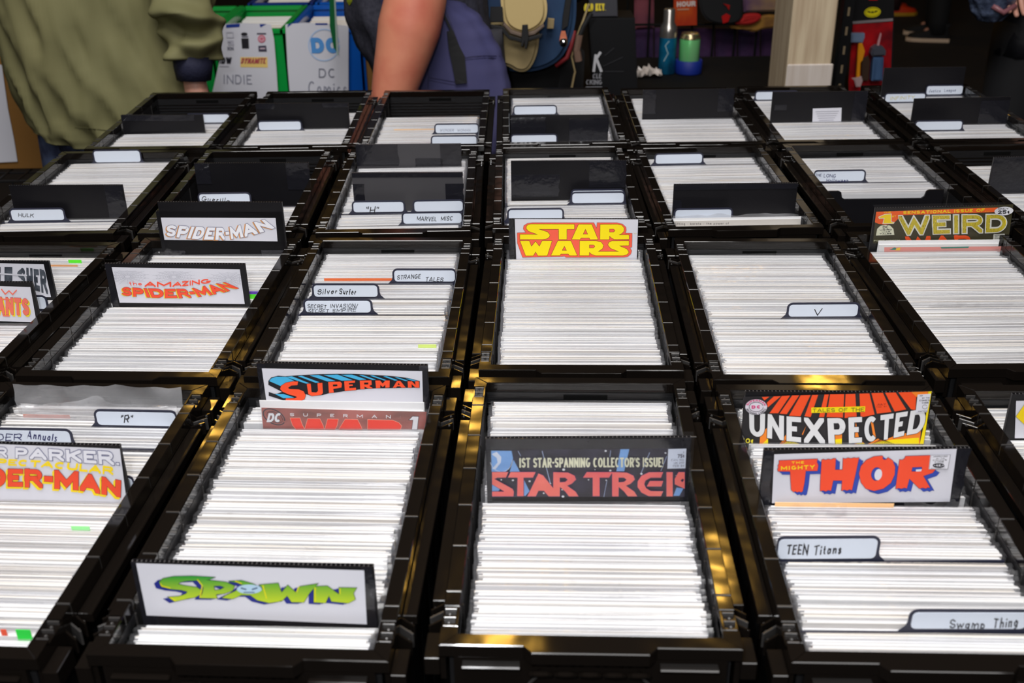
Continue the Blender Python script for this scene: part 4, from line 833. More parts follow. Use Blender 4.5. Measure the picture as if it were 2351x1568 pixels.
MB().tube([(0, 0, .291), (0, .011, .293), (.0, .012, COMZ+.004)], .0003, ink(50, 190, 80), 5).build('loop', tg)

# ================================================================ comics
def comic_parts(i):
    """three meshes (board, pages, sleeve) of one bagged and boarded comic; foot at z=0, board facing -y"""
    hb = COMZ-.0045; w_ = .1715
    bd = MB(); bd.box(-w_/2, w_/2, -.0004, .0004, 0, hb, M_board[i % 4])
    pg = MB(); dz = (.0006, .0014, .0003, .0022)[i % 4]; dx = (.001, -.002, .002, 0)[i % 4]
    pg.box(-.0845+dx, .0845+dx, .0005, .0030, 0, hb-dz, M_page[i % 3])
    pg.box(-.0847+dx, .0847+dx, .0030, .0031, 0, hb-dz-.0004, M_cover[i % 5])
    sl = MB(); e = .0895; k = .0015+.001*(i % 3)
    sl.add([(-e, -.0005, .1), (e, -.0005, .1), (e, -.0005, hb+.0006), (-e, -.0006, hb+.0007), (e, .0031, hb+k-.0012), (-e, .0031, hb-.0002), (e, .0031, .1), (-e, .0031, .1), (.02, -.0006, hb+.0012), (.01, .0031, hb+k*.5)],
           [(0, 1, 2, 8, 3), (3, 8, 9, 5), (8, 2, 4, 9), (5, 9, 4, 6, 7)], M_film)
    return bd, pg, sl
PARTS = [comic_parts(i) for i in range(8)]
PM = [(a.mesh('backing_board'), b_.mesh('comic_pages'), c.mesh('clear_sleeve', )) for a, b_, c in PARTS]
BACKZ = {'41': (800, 263), '42': (815, 258), '43': (1000, 268), '32': (690, 465), '37': (2290, 377), '47': (2180, 212), '36': (1960, 362)}
FRONTZ = {'36': None}
SP = []
def special(k, t): ITEMS[k].append((t, .004, None))
# comics that face the viewer, their covers partly in sight
def facing(k, bl, br, tl, tr, label, board_top=None):
    t, yaw = plane_for(k, bl, br, fixyaw=0); T = frame(k, t, 0)
    x0, za = lx(T, *tl); x1, zb_ = lx(T, *tr); z1 = (za+zb_)/2
    x0 = max(x0, -IX+.004); x1 = min(x1, IX-.004)
    root = put_thing('comic_book', label, 'comic book', T)
    MB().box(x0, x1, -.0008, .0008, 0, z1, M_page[0]).build('comic_pages', root)
    zt = lx(T, *board_top)[1] if board_top else z1+.008
    MB().box(x0-.001, x1+.001, .0010, .0017, 0, zt, M_board[1]).build('backing_board', root)
    b = MB(); e = .003; b.add([(x0-e, -.0026, .12), (x1+e, -.0026, .12), (x1+e, -.0026, zt+.002), (x0-e, -.0026, zt+.002)], [(0, 1, 2, 3)], M_film); b.build('clear_sleeve', root)
    ITEMS[k].append((t, .0035, None))
    return root, Face(T, off=-.0008)
r, F = facing('13', (603, 979), (976, 982), (599, 936), (979, 945), 'comic with brownish cover and large red letters facing out, before the blue-depth sign', (790, 923))
setcrop(F, 580, 820, 5.598)
cv = mat('print_brown_cover', s2l((176, 100, 92)), .3, vary=(22, s2l((120, 74, 66)), (1, 1, 2.4)))
sh = sheet(F, r, [(112, 647), (2235, 702), (2215, 930), (135, 920)], cv, name='cover', lay=0)
dcl = word('DC', [(210, 715), (380, 712)], [(180, 830), (365, 830)], t=.26, gap=.06)
wr = [[(485, 780), (608, 780), (640, 870), (670, 925), (560, 925), (515, 870)], [(710, 788), (865, 790), (905, 870), (920, 925), (670, 925)], [(965, 792), (1100, 795), (1085, 878), (1060, 925), (930, 925)], [(1190, 795), (1350, 800), (1390, 880), (1410, 925), (1110, 925)], [(1480, 800), (1800, 808), (1880, 840), (1915, 880), (1900, 925), (1480, 925)]]
on = [(2015, 800), (2058, 757), (2132, 760), (2115, 925), (2050, 925), (2065, 800)]
b = MB()
for i, (ps, m) in enumerate([(thick(ellipse(275, 765, 150, 85, 30, 28), 14, 0)+thick(ellipse(285, 770, 110, 60, 30, 28), 7, 0), ink(64, 60, 66)), (edges_of(wr, 9), ink(244, 176, 150)), (wr, ink(238, 64, 44)), (word('DC', [(210, 715), (380, 712)], [(180, 830), (365, 830)], t=.26, gap=.06, grow=.04)+edges_of([on], 12), ink(60, 54, 60)), (dcl+[on]+word('SUPERMAN:', [(482, 713), (1905, 742)], [(482, 752), (1905, 786)], t=.2, gap=1.9), ink(226, 226, 230))]): F.put(b, ps, m, 2+i)
b.build('cover_lettering', sh)
r, F = facing('26', (2020, 575), (2325, 572), (2018, 562), (2328, 558), 'comic facing out with a white strip above its pinkish cover, before the mottled cover', (2170, 552))
setcrop(F, 1850, 420, 4.692)
sh = sheet(F, r, [(845, 692), (2210, 682), (2200, 760), (845, 770)], ink(228, 150, 140), name='cover', lay=0)
b = MB(); F.put(b, [[(900, 720), (960, 692), (985, 720)], [(1450, 690), (1760, 684), (1750, 700), (1460, 706)]], ink(40, 130, 110), 2); F.put(b, [[(985, 700), (1020, 696), (1010, 725), (960, 725)]], ink(240, 200, 40), 3); b.build('cover_art', sh)
r, F = facing('35', (1545, 520), (1838, 516), (1546, 507), (1838, 503), 'front magazine in a bag with small printed words along its top edge', (1690, 500))
setcrop(F, 1440, 460, 7.837)
sh = sheet(F, r, [(835, 372), (3120, 330), (3120, 520), (835, 520)], mat('print_cream_page', s2l((214, 208, 200)), .5), name='cover', lay=0)
b = MB(); F.put(b, word('lifting • karate • the power of', [(860, 400), (1830, 392)], [(865, 445), (1830, 430)], t=.14, hand=True, gap=.16), ink(90, 80, 80), 2); b.build('cover_lettering', sh)

ALLC = []
def rnd(a, b_): return random.uniform(a, b_)
for k in CRATES:
    al = CRATES[k][3]; it = sorted(ITEMS[k]); near = -IY+.002; far = IY-.003
    if k in BACKZ: far = local(k, at_z(*BACKZ[k], Z0+COMZ)).y
    marks = [(near, 0, None)]+it+[(far, 0, None)]
    if k == '36': marks = [q for q in marks if q[2] == 'the notched card' or q[0] > [z for z in it if z[2] == 'the notched card'][0][0]]
    for j in range(len(marks)-1):
        a = marks[j][0]+marks[j][1]; c = marks[j+1][0]-marks[j+1][1]
        if marks[j+1][0] > far and j < len(marks)-2: continue
        ph = None
        for q in reversed(marks[:j+1]):
            if q[2]: ph = 'behind '+q[2]; break
        if not ph:
            for q in marks[j+1:]:
                if q[2]: ph = 'in front of '+q[2]; break
        if k == '13' and j == 0: c = min(c, local(k, at_z(600, 1440, Z0+COMZ)).y)
        y = a+.0010; base = al*(IX-.004-.0895); drift = 0
        while y < c-.0018:
            drift = drift*.8+rnd(-.0012, .0012)
            x = max(-.0028, min(.0028, base+drift)) if True else base
            x = base*1.0+drift*.5+(-al*rnd(0, .0035) if random.random() < .35 else 0)
            x = max(-(IX-.0905), min(IX-.0905, x))
            dz = rnd(-.0010, .0008) if random.random() < .75 else rnd(-.0035, .0016)
            ALLC.append((k, x, y, dz, random.choice((0, 0, 0, 1, 1, 2, 3, 4, 5, 5, 6, 7)), ph or 'packed in the crate', rnd(-.004, .004)))
            y += rnd(.0034, .0037)
def inview(c):
    p = CT[c[0]] @ Vector((c[1], c[2], COMZ)); u, v, z = to_px(p)
    return (2 if -190 < u < 2351+190 and v < 1568+40 else -1500 < u < 4200 and v < 3200), (p-CAM).length
sc = []
for c in ALLC:
    ok, d = inview(c)
    if ok: sc.append((d if ok == 2 else d+100, c))
sc.sort(key=lambda q: q[0])
NI = 296
for d, (k, x, y, dz, vi, ph, ry) in sc[:NI]:
    T = CT[k] @ Matrix.Translation((x, y, .0045))
    o = thing('comic_book', 'bagged comic with white backing board, '+ph, 'comic book', T.translation, CRATES[k][2]+ry*.6, 'bagged comics '+ph)
    for nm, me in zip(('backing_board', 'comic_pages', 'clear_sleeve'), PM[vi]):
        q = link(nm, me, o); q.location.z = 0; q.scale.z = 1+dz/COMZ
mb = MB(); MAPM = []
for d, (k, x, y, dz, vi, ph, ry) in sc[NI:]:
    T = CT[k] @ Matrix.Translation((x, y, .0045)) @ Matrix.Rotation(ry*.6, 4, 'Z') @ Matrix.Diagonal((1, 1, 1+dz/COMZ, 1))
    for src in PARTS[vi]:
        b0 = len(mb.v); mb.v += [tuple(T @ Vector(q)) for q in src.v]
        mp = [mb.mi(m) for m in src.mats]
        for f, mi_ in zip(src.f, src.m): mb.f.append(tuple(b0+i for i in f)); mb.m.append(mp[mi_])
tag(mb.build('comic_books'), 'rows of white-backed bagged comics filling the farther crates', 'comic book', kind='stuff')
print('comics', len(ALLC), len(sc))

# small coloured stickers and slivers of cover between the boards
def sliver(k, u0, v0, u1, v1, h, m, name, label):
    a = at_z(u0, v0, Z0+COMZ); b_ = at_z(u1, v1, Z0+COMZ); T = CT[k]; la, lb = local(k, a), local(k, b_); y = (la.y+lb.y)/2
    x0, x1 = sorted((max(-IX+.004, la.x), min(IX-.004, lb.x)))
    o = put_thing(name, label, 'comic book' if name == 'comic_cover' else 'sticker', T @ Matrix.Translation((0, y, .0045)))
    MB().box(x0, x1, -.0003, .0003, COMZ-.03, COMZ-.0045+h, m).build('coloured_edge', o)
sliver('23', 745, 644, 900, 646, .0035, ink(226, 112, 60), 'comic_cover', 'thin orange cover edge left of the rear two-word tab')
sliver('23', 960, 797, 1002, 796, .003, ink(206, 226, 120), 'sticker', 'pale green sticker edge near the front of the three-tab crate')
sliver('22', 574, 684, 600, 685, .005, ink(90, 230, 40), 'sticker', 'bright green sticker at the right of the web-printed sign')
sliver('22', 572, 677, 600, 678, .005, ink(96, 70, 170), 'sticker', 'purple sticker at the right of the web-printed sign')
sliver('21', 158, 604, 188, 604, .0045, ink(90, 230, 40), 'sticker', 'bright green sticker behind the stencil-lettered sign')
sliver('21', 112, 612, 178, 614, .003, ink(208, 150, 100), 'comic_cover', 'tan cover edge behind the stencil-lettered sign')
sliver('12', 55, 955, 160, 959, .0025, ink(238, 120, 70), 'comic_cover', 'thin orange cover edge left of the quoted-letter tab')
sliver('12', 40, 1463, 74, 1463, .007, ink(30, 200, 60), 'sticker', 'green sticker on the frontmost comic at the lower left corner')
sliver('12', 5, 1460, 18, 1460, .006, ink(220, 80, 50), 'sticker', 'red sticker on the frontmost comic at the lower left corner')
sliver('15', 1780, 1163, 2050, 1160, .003, ink(244, 196, 140), 'comic_cover', 'pale orange cover edge right before the broken red letter sign')
sliver('12', 165, 1214, 206, 1216, .003, ink(160, 240, 160), 'sticker', 'pale green sticker before the three-line sign')
sliver('43', 905, 297, 1090, 299, .002, ink(226, 190, 150), 'comic_cover', 'cream cover edge in the third back-row crate')

# crumpled clear bags
def bag(k, pts_base, t0, w0, w1, h, label, seed, lean=.02, m=None, extra=0):
    random.seed(seed); x0, x1 = w0, w1; n, r_ = 26, 7; T = CT[k] @ Matrix.Translation((0, t0, .0045)); vs = []; fs = []
    for j in range(r_+1):
        for i in range(n+1):
            u, v = i/n, j/r_
            z = CZ-.03+(h+.03)*v; q = noise.noise(Vector((u*5+seed, v*2.5, seed))); q2 = noise.noise(Vector((u*13, v*6, seed+4)))
            if j == r_: z += .004*noise.noise(Vector((u*7, 1, seed)))-extra*abs(u-.5)
            vs.append((x0+(x1-x0)*u+.003*q2*v, (-.002-lean*v+.008*q*v+.003*q2*v) if v > .3 else -.002*v, z))
    for j in range(r_):
        for i in range(n): a = j*(n+1)+i; fs.append((a, a+1, a+n+2, a+n+1))
    o = put_thing('plastic_bag', label, 'plastic bag', T)
    b = MB(); b.add(vs, fs, m or M_bag); b.build('bag_film', o, smooth=True)
    return o
yb = local('12', at_z(230, 950, Z0+COMZ)).y
bag('12', None, yb+.004, -.080, .089, .030, 'large empty clear bag standing at the back of the crate, behind the others', 3, .0)
bag('12', None, yb-.003, -.070, .086, .022, 'crumpled clear bag with a torn slanting top, behind the quoted-letter tab', 9, .004, extra=.02)
bag('12', None, yb-.008, -.085, .080, .010, 'low folded clear bag lying against the crumpled ones', 15, .004, extra=.01)
yb = local('35', at_z(1690, 505, Z0+COMZ)).y
bag('35', None, yb, -.088, .088, .013, 'crumpled clear bag over the blank tab at the front of its crate', 21, .006, extra=.004)
for k, u, v, h, x0, x1, s_, lb in (('25', 1830, 575, .009, -.01, .055, 31, 'clear bag flap sticking up at the back of the single-letter tab crate'), ('25', 1680, 640, .006, -.085, -.02, 33, 'clear bag flap sticking up at the left of the single-letter tab crate'), ('15', 1800, 1170, .010, -.088, -.02, 37, 'bent clear bag flap before the left of the broken red letter sign'), ('15', 2150, 1160, .010, .03, .089, 41, 'bent clear bag flap before the right of the broken red letter sign'), ('26', 2110, 700, .006, -.06, .0, 43, 'clear bag flap catching light in the mottled cover crate'), ('22', 380, 585, .008, -.088, -.05, 47, 'clear flap under the left of the outlined-letter sign')):
    bag(k, None, local(k, at_z(u, v, Z0+COMZ)).y, x0, x1, h, lb, s_, .003, extra=.006, m=M_film)
random.seed(11)

# ================================================================ table, floor, far tables
cloth = mat('black_table_cloth', (.0035, .0034, .0036), .9, spec=.2, bmp=(60, .3, .002))
def table(x0, x1, y0, y1, z, label, name='table', fold=True):
    t = thing(name, label, 'table', ((x0+x1)/2, (y0+y1)/2, 0)); hx, hy = (x1-x0)/2, (y1-y0)/2
    MB().bbox(-hx, hx, -hy, hy, z-.025, z, mat('dark_table_top', (.03, .03, .032), .6), .004).build('table_top', t)
    for sx_ in (-1, 1):
        for sy in (-1, 1): MB().tube([(sx_*(hx-.08), sy*(hy-.08), 0), (sx_*(hx-.08), sy*(hy-.08), z-.025)], .014, mat('grey_steel', (.2, .2, .21), .4, 1), 8).build('leg', t)
    if fold:                                            # skirt hanging round the edge in folds
        vs = []; fs = []; P = []; e = .006
        for (ax, ay), (bx, by) in (((-hx-e, -hy-e), (hx+e, -hy-e)), ((hx+e, -hy-e), (hx+e, hy+e)), ((hx+e, hy+e), (-hx-e, hy+e)), ((-hx-e, hy+e), (-hx-e, -hy-e))):
            N = max(6, int(math.hypot(bx-ax, by-ay)/.04)); nx, ny = (by-ay), -(bx-ax); L = math.hypot(nx, ny); nx, ny = nx/L, ny/L
            for i in range(N):
                f = i/N; w_ = .007*math.sin(f*N*1.7)+.004*math.sin(f*N*.6); P.append((ax+(bx-ax)*f, ay+(by-ay)*f, nx*w_, ny*w_))
        n = len(P)
        for zz, q in ((z+.003, 0), (z-.01, .3), (z*.5, 1), (.02, 1.6)):
            vs += [(a+c*q, b_+d*q, zz) for a, b_, c, d in P]
        for j in range(3): fs += [(j*n+i, j*n+(i+1) % n, (j+1)*n+(i+1) % n, (j+1)*n+i) for i in range(n)]
        b = MB(); b.add(vs, fs, cloth); b.add([(-hx-e, -hy-e, z+.003), (hx+e, -hy-e, z+.003), (hx+e, hy+e, z+.003), (-hx-e, hy+e, z+.003)], [(0, 1, 2, 3)], cloth); b.build('table_cloth', t, smooth=False)
    return t
table(-.80, 1.02, .50, 2.30, Z0-.0035, 'black-clothed table carrying all the black file crates')
fl = MB(); carpet = mat('dark_carpet', s2l((22, 14, 11)), .95, vary=(3, s2l((15, 8, 7))), bmp=(160, .6, .004))
fl.add([(-9, -4, 0), (9, -4, 0), (9, 16, 0), (-9, 16, 0)], [(0, 1, 2, 3)], carpet); tag(fl.build('floor'), kind='structure')
wl = MB(); dwm = mat('dark_hall_wall', (.012, .010, .010), .9)
for q in (([(-9, 16, 0), (9, 16, 0), (9, 16, 8), (-9, 16, 8)], 'wall_far'), ([(-9, -4, 0), (-9, 16, 0), (-9, 16, 8), (-9, -4, 8)], 'wall_left'), ([(9, 16, 0), (9, -4, 0), (9, -4, 8), (9, 16, 8)], 'wall_right')):
    tag(MB().add(q[0], [(0, 1, 2, 3)], dwm).build(q[1]), kind='structure')

# ================================================================ people
from mathutils.bvhtree import BVHTree
skin = mat('skin', s2l((206, 132, 104)), .5, spec=.35, vary=(9, s2l((190, 104, 84))), bmp=(60, .12, .002))
skin2 = mat('pale_skin', s2l((205, 150, 130)), .5)
def rings_mesh(b, rings, n, m, amp=0, fa=3.0, fz=6.0, seed=0, cap=(True, True), p=1.0, diag=0):
    """stacked rings (cx, cy, z, rx, ry[, tilt: dz per metre of x]) with soft vertical folds"""
    vs = []; K = len(rings)
    rr_ = []
    for i in range(K-1):                      # refine
        for s in range(4):
            f = s/4; f2 = f*f*(3-2*f); a, c = [list(q)+[0]*(6-len(q)) for q in (rings[i], rings[i+1])]
            rr_.append([a[j]+(c[j]-a[j])*(f if j == 2 else f2) for j in range(6)])
    rr_.append(list(rings[-1])+[0]*(6-len(rings[-1]))); K = len(rr_)
    for i, (cx, cy_, z, rx, ry, tl) in enumerate(rr_):
        for j in range(n):
            a = 6.28318*j/n; c, s = math.cos(a), math.sin(a)
            cc = math.copysign(abs(c)**p, c); ss = math.copysign(abs(s)**p, s)
            q = noise.noise(Vector((c*fa+seed+diag*z*3, s*fa, z*fz)))+.5*noise.noise(Vector((c*fa*2.3+seed, s*fa*2.3+diag*z*6, z*fz*1.6+7)))
            q = (abs(q)*-1.6+.35)*amp if amp > 0 else 0
            x = cx+cc*rx*(1+q/max(rx, .03)); y = cy_+ss*ry*(1+q/max(ry, .03))
            vs.append((x, y, z+tl*(x-cx)))
    fs = [(i*n+j, i*n+(j+1) % n, (i+1)*n+(j+1) % n, (i+1)*n+j) for i in range(K-1) for j in range(n)]
    if cap[0]: fs.append(tuple(range(n-1, -1, -1)))
    if cap[1]: fs.append(tuple(range((K-1)*n, K*n)))
    return b.add(vs, fs, m)
def limb(b, pts, rad, n, m, amp=0, f=30, seed=0, sub=5):
    """tapered sleeve or trouser leg along a path with cross wrinkles"""
    P, Rr = [], []
    for i in range(len(pts)-1):
        for s in range(sub):
            t = s/sub; P.append(Vector(pts[i]).lerp(Vector(pts[i+1]), t)); Rr.append(rad[i]+(rad[i+1]-rad[i])*t)
    P.append(Vector(pts[-1])); Rr.append(rad[-1])
    for _ in range(3): P = [P[0]]+[(P[i-1]+P[i]*2+P[i+1])/4 for i in range(1, len(P)-1)]+[P[-1]]
    vs = []; up = None; K = len(P)
    for i in range(K):
        d = (P[min(i+1, K-1)]-P[max(i-1, 0)]).normalized()
        if up is None: up = Vector((0, -1, 0)) if abs(d.y) < .8 else Vector((1, 0, 0))
        a = (up-d*up.dot(d)).normalized(); up = a; c = d.cross(a)
        for j in range(n):
            th = 6.28318*j/n; dr = a*math.cos(th)+c*math.sin(th); q = P[i]+dr*Rr[i]
            if amp: q += dr*amp*(noise.noise(Vector((q.x*f*.5+seed, q.y*f*.5, q.z*f)))*1.2-.4*abs(noise.noise(q*f*.4)))
            vs.append(q)
    fs = [(i*n+j, i*n+(j+1) % n, (i+1)*n+(j+1) % n, (i+1)*n+j) for i in range(K-1) for j in range(n)]
    fs += [tuple(range(n-1, -1, -1)), tuple(range((K-1)*n, K*n))]
    return b.add(vs, fs, m)
def body(parent, J, m, fingers=True):
    """one skinned body from joints; J gives pelvis, chest, neck, head and per side s in 'lr' sh, el, wr, hand, hip, kn, an"""
    V, E, Rd, roots = [], [], [], []
    def v(p, r): V.append(Vector(p)); Rd.append(r); return len(V)-1
    pe = v(J['pelvis'], .105); roots.append(pe); ch = v(J['chest'], .11); E.append((pe, ch)); nk = v(J['neck'], .055); E.append((ch, nk)); hd = v(J['head'], .085); E.append((nk, hd))
    tp = v(Vector(J['head'])+Vector((0, 0, .08)), .07); E.append((hd, tp))
    for s in 'lr':
        a = v(J['sh'+s], .052); E.append((ch, a)); e = v(J['el'+s], J.get('rel', .045)); E.append((a, e)); mid = v(Vector(J['el'+s]).lerp(Vector(J['wr'+s]), .3), J.get('rfa', .046)); E.append((e, mid))
        w_ = v(J['wr'+s], J.get('rwr', .028)); E.append((mid, w_))
        wd = Vector(J['wr'+s]); hn = Vector(J['hand'+s]); d = (hn-wd).normalized(); pm = v(wd+d*.07, .030); E.append((w_, pm))
        side = d.cross(Vector((0, 1, .2))).normalized(); fwd = side.cross(d).normalized()
        for i, (o, L) in enumerate(((-.030, .070), (-.010, .082), (.010, .078), (.029, .062))):
            c0 = v(wd+d*.075+side*o*.8, .010); roots.append(c0); c1 = v(wd+d*(.095+L*.45)+side*o-fwd*.006, .0088); c2 = v(wd+d*(.095+L*.8)+side*o*1.05-fwd*.02, .0078); c3 = v(wd+d*(.095+L)+side*o*1.05-fwd*.034, .007)
            E.extend([(c0, c1), (c1, c2), (c2, c3)])
        k = 1 if s == 'l' else -1
        c0 = v(wd+d*.04+side*.018*k, .012); roots.append(c0); c1 = v(wd+d*.07+side*.048*k-fwd*.01, .0105); c2 = v(wd+d*.10+side*.058*k-fwd*.02, .009); E.extend([(c0, c1), (c1, c2)])
        h = v(J['hip'+s], .085); E.append((pe, h)); kk = v(J['kn'+s], .055); E.append((h, kk)); an = v(J['an'+s], .036); E.append((kk, an)); tt = v(Vector(J['an'+s])+Vector(J.get('toe', (0, -.1, -.04))), .03); E.append((an, tt))
    me = bpy.data.meshes.new('body'); me.from_pydata(V, E, []); me.materials.append(m)
    o = link('body', me, parent); sk = o.modifiers.new('skin', 'SKIN'); sk.use_smooth_shade = True
    for i, r_ in enumerate(Rd): me.skin_vertices[0].data[i].radius = (r_, r_); me.skin_vertices[0].data[i].use_root = i in roots
    ss = o.modifiers.new('sub', 'SUBSURF'); ss.levels = 1; ss.render_levels = 1
    # face on the head: nose, ears, eyes and mouth as small children of the body
    H = Vector(J['head']); fd = Vector(J.get('face', (0, 1, 0))); sd = fd.cross(Vector((0, 0, 1)))
    b = MB(); b.ball(H+fd*.095+Vector((0, 0, .0)), (.014, .016, .022), m, 8)
    for k in (-1, 1): b.ball(H+sd*.088*k, (.014, .02, .032), m, 8)
    b.build('nose_and_ears', o, smooth=True)
    b = MB()
    for k in (-1, 1): b.ball(H+fd*.082+sd*.03*k+Vector((0, 0, .022)), .011, mat('eye_dark', (.03, .02, .02), .2), 8)
    b.ball(H+fd*.083-Vector((0, 0, .045)), (.02, .012, .005), mat('lip', s2l((150, 80, 70)), .5), 8); b.build('eyes_and_mouth', o, smooth=True)
    hb = MB(); hb.ball(H-fd*.018+Vector((0, 0, .045)), (.098, .105, .098), mat('dark_hair', s2l((46, 34, 28)), .6, bmp=(120, .8, .004)), 14); hb.build('hair', o, smooth=True)
    return o
def stand(x, y, h=1.75, face=(0, 1, 0), lean=(0, 0)):
    f = Vector(face); s = f.cross(Vector((0, 0, 1))); k = h/1.75; B = Vector((x, y, 0)); Lx = Vector((lean[0], lean[1], 0))
    P = lambda a, b_, c, l=0: B+s*a*k+f*b_*k+Vector((0, 0, c*k))+Lx*l
    J = dict(pelvis=P(0, 0, .95), chest=P(0, 0, 1.30, .6), neck=P(0, 0, 1.47, .9), head=P(0, .02, 1.60, 1.1), face=face, toe=tuple(f*.09+Vector((0, 0, -.045))))
    for q, sg in (('l', -1), ('r', 1)):
        J['sh'+q] = P(.19*sg, 0, 1.40, .8); J['el'+q] = P(.24*sg, -.02, 1.12, .6); J['wr'+q] = P(.25*sg, .04, .88, .5); J['hand'+q] = P(.25*sg, .06, .75, .5)
        J['hip'+q] = P(.09*sg, 0, .90); J['kn'+q] = P(.10*sg, .02, .50); J['an'+q] = P(.11*sg, 0, .09)
    return J
def trousers(parent, J, m, top=1.0, r0=.10, amp=.006, w_=.175):
    b = MB()
    for q in 'lr':
        h, k, a = Vector(J['hip'+q]), Vector(J['kn'+q]), Vector(J['an'+q]); limb(b, [h+Vector((0, 0, .06)), k, a+Vector((0, 0, -.04))], [r0, .078, .064], 18, m, amp, 22, 3)
    p = Vector(J['pelvis']); rings_mesh(b, [(p.x, p.y, p.z-.12, w_*.9, .12), (p.x, p.y, p.z, w_, .13), (p.x, p.y, top, w_*.95, .125)], 28, m, .003)
    return b.build('trousers', parent, smooth=True)
def shoes(parent, J, mu, ms, f):
    f = Vector(f); ang = math.atan2(f.y, f.x)-math.pi/2
    for q in 'lr':
        a = Vector(J['an'+q]); T = Matrix.Translation((a.x, a.y, 0)) @ Matrix.Rotation(ang, 4, 'Z')
        o = [(-.04, -.085), (.04, -.085), (.044, -.02), (.05, .10), (.042, .17), (.015, .20), (-.02, .20), (-.042, .165), (-.05, .10), (-.044, -.02)]
        b = MB(); b.prism(o, .001, .026, ms, T=T); sole = b.build('shoe_sole', parent)
        b = MB(); vs = []
        for (z, s_, dy) in ((.024, .97, 0), (.05, .92, -.008), (.075, .66, -.04), (.10, .5, -.06), (.125, .52, -.065)):
            vs += [T @ Vector((x*s_ if z < .07 else x*.8, (y-.03)*s_*(1 if z < .06 else .8)+.03+dy, z)) for x, y in o]
        n = len(o); fs = [(i*n+j, i*n+(j+1) % n, (i+1)*n+(j+1) % n, (i+1)*n+j) for i in range(4) for j in range(n)]+[tuple(range(4*n, 5*n))]
        b.add(vs, fs, mu); b.build('shoe_upper', parent, smooth=True)
def decal(surf, polys, m, name, parent, off=.0015, th=0):
    """thin piece laid on a mesh surface where the photo shows it"""
    bvh = BVHTree.FromPolygons([tuple(v_) for v_ in surf.v], surf.f); b = MB()
    for pc in polys:
        P = []; ok = True
        for i in range(len(pc)):
            a, c = pc[i], pc[(i+1) % len(pc)]; L = math.hypot(c[0]-a[0], c[1]-a[1]); N = max(1, int(L/12))
            for k in range(N): P.append((a[0]+(c[0]-a[0])*k/N, a[1]+(c[1]-a[1])*k/N))
        Q = []
        for (u, v_) in P:
            h = bvh.ray_cast(CAM, ray(u, v_).normalized())
            if h[0] is None: ok = False; break
            Q.append(h[0]+(CAM-h[0]).normalized()*off)
        if not ok: continue
        tri = tessellate_polygon([[Vector((p[0], p[1], 0)) for p in P]]); b.add(Q, [tuple(t) for t in tri], m)
    if not b.v: return None
    o = b.build(name, parent)
    if th: q = o.modifiers.new('thickness', 'SOLIDIFY'); q.thickness = th
    return o
def pprism(name, px, y, th, m, parent=None, bev=.004, rnd_=2):
    """a solid of real thickness whose front outline is measured at distance y"""
    if bev >= .006 and len(px) > 4:                    # round the outline off
        for _ in range(2): px = [q for i in range(len(px)) for a, c in ((px[i], px[(i+1) % len(px)]),) for q in ((a[0]*.75+c[0]*.25, a[1]*.75+c[1]*.25), (a[0]*.25+c[0]*.75, a[1]*.25+c[1]*.75))]
        rnd_ = 3
    bm = bmesh.new(); vs = [bm.verts.new(at_y(u, v, y)) for u, v in px]; f = bm.faces.new(vs)
    e = bmesh.ops.extrude_face_region(bm, geom=[f])
    for q in e['geom']:
        if isinstance(q, bmesh.types.BMVert): q.co.y += th
    bmesh.ops.recalc_face_normals(bm, faces=bm.faces[:])
    if bev: bmesh.ops.bevel(bm, geom=[q for q in bm.edges if abs(q.verts[0].co.y-q.verts[1].co.y) < 1e-6], offset=bev, segments=rnd_, affect='EDGES')
    b = MB(); b.bm(bm, m); o = b.build(name, parent); o['_'] = 0; del o['_']
    return o, b
def at_face(y, crop=(0, 0, 1)):
    F = Face(Matrix.Translation((0, y, 0)), crop); F.off = y
    return F

# --- the person in the olive jacket
olive = mat('olive_jacket_cloth', s2l((122, 118, 82)), .72, spec=.2, bmp=(340, .15, .0008), vary=(2.2, s2l((112, 110, 76))))
p1 = thing('person', 'person in a loose olive jacket standing behind the left end of the table', 'person', (0, 0, 0))
J = stand(-.955, 2.56, 1.78, (0, 1, 0))
J['ell'] = Vector((-1.16, 2.62, 1.14)); J['wrl'] = Vector((-1.05, 2.74, 1.02)); J['handl'] = Vector((-.98, 2.76, .98)); J['shr'] = Vector((-.76, 2.55, 1.42)); J['elr'] = Vector((-.715, 2.53, 1.15)); J['wrr'] = Vector((-.712, 2.475, 1.015)); J['handr'] = Vector((-.70, 2.46, .90))
bo = body(p1, J, skin2)
JK = MB()
rings_mesh(JK, [(-.925, 2.56, .862, .205, .135, -.10), (-.928, 2.56, .885, .215, .142, -.10), (-.935, 2.56, .96, .222, .150, -.05), (-.95, 2.56, 1.05, .212, .148), (-.965, 2.56, 1.17, .205, .142), (-.975, 2.56, 1.30, .205, .135), (-.965, 2.56, 1.41, .20, .12), (-.955, 2.565, 1.47, .12, .09), (-.955, 2.57, 1.50, .075, .07)], 160, olive, .019, 2.6, 1.2, 4, (False, True), diag=1.8)
o = JK.build('jacket', p1, smooth=True)
b = MB(); limb(b, [(-.78, 2.55, 1.43), (-.735, 2.52, 1.28), (-.708, 2.50, 1.15), (-.706, 2.475, 1.055)], [.080, .078, .076, .055], 64, olive, .036, 30, 5, 22); b.build('sleeve', p1, smooth=True)
b = MB(); limb(b, [(-1.12, 2.56, 1.43), (-1.16, 2.58, 1.27), (-1.165, 2.62, 1.14), (-1.06, 2.73, 1.03)], [.08, .078, .072, .055], 32, olive, .022, 30, 9, 10); b.build('sleeve', p1, smooth=True)
nv = mat('navy_knit', s2l((24, 26, 52)), .8, bmp=(200, .5, .002))
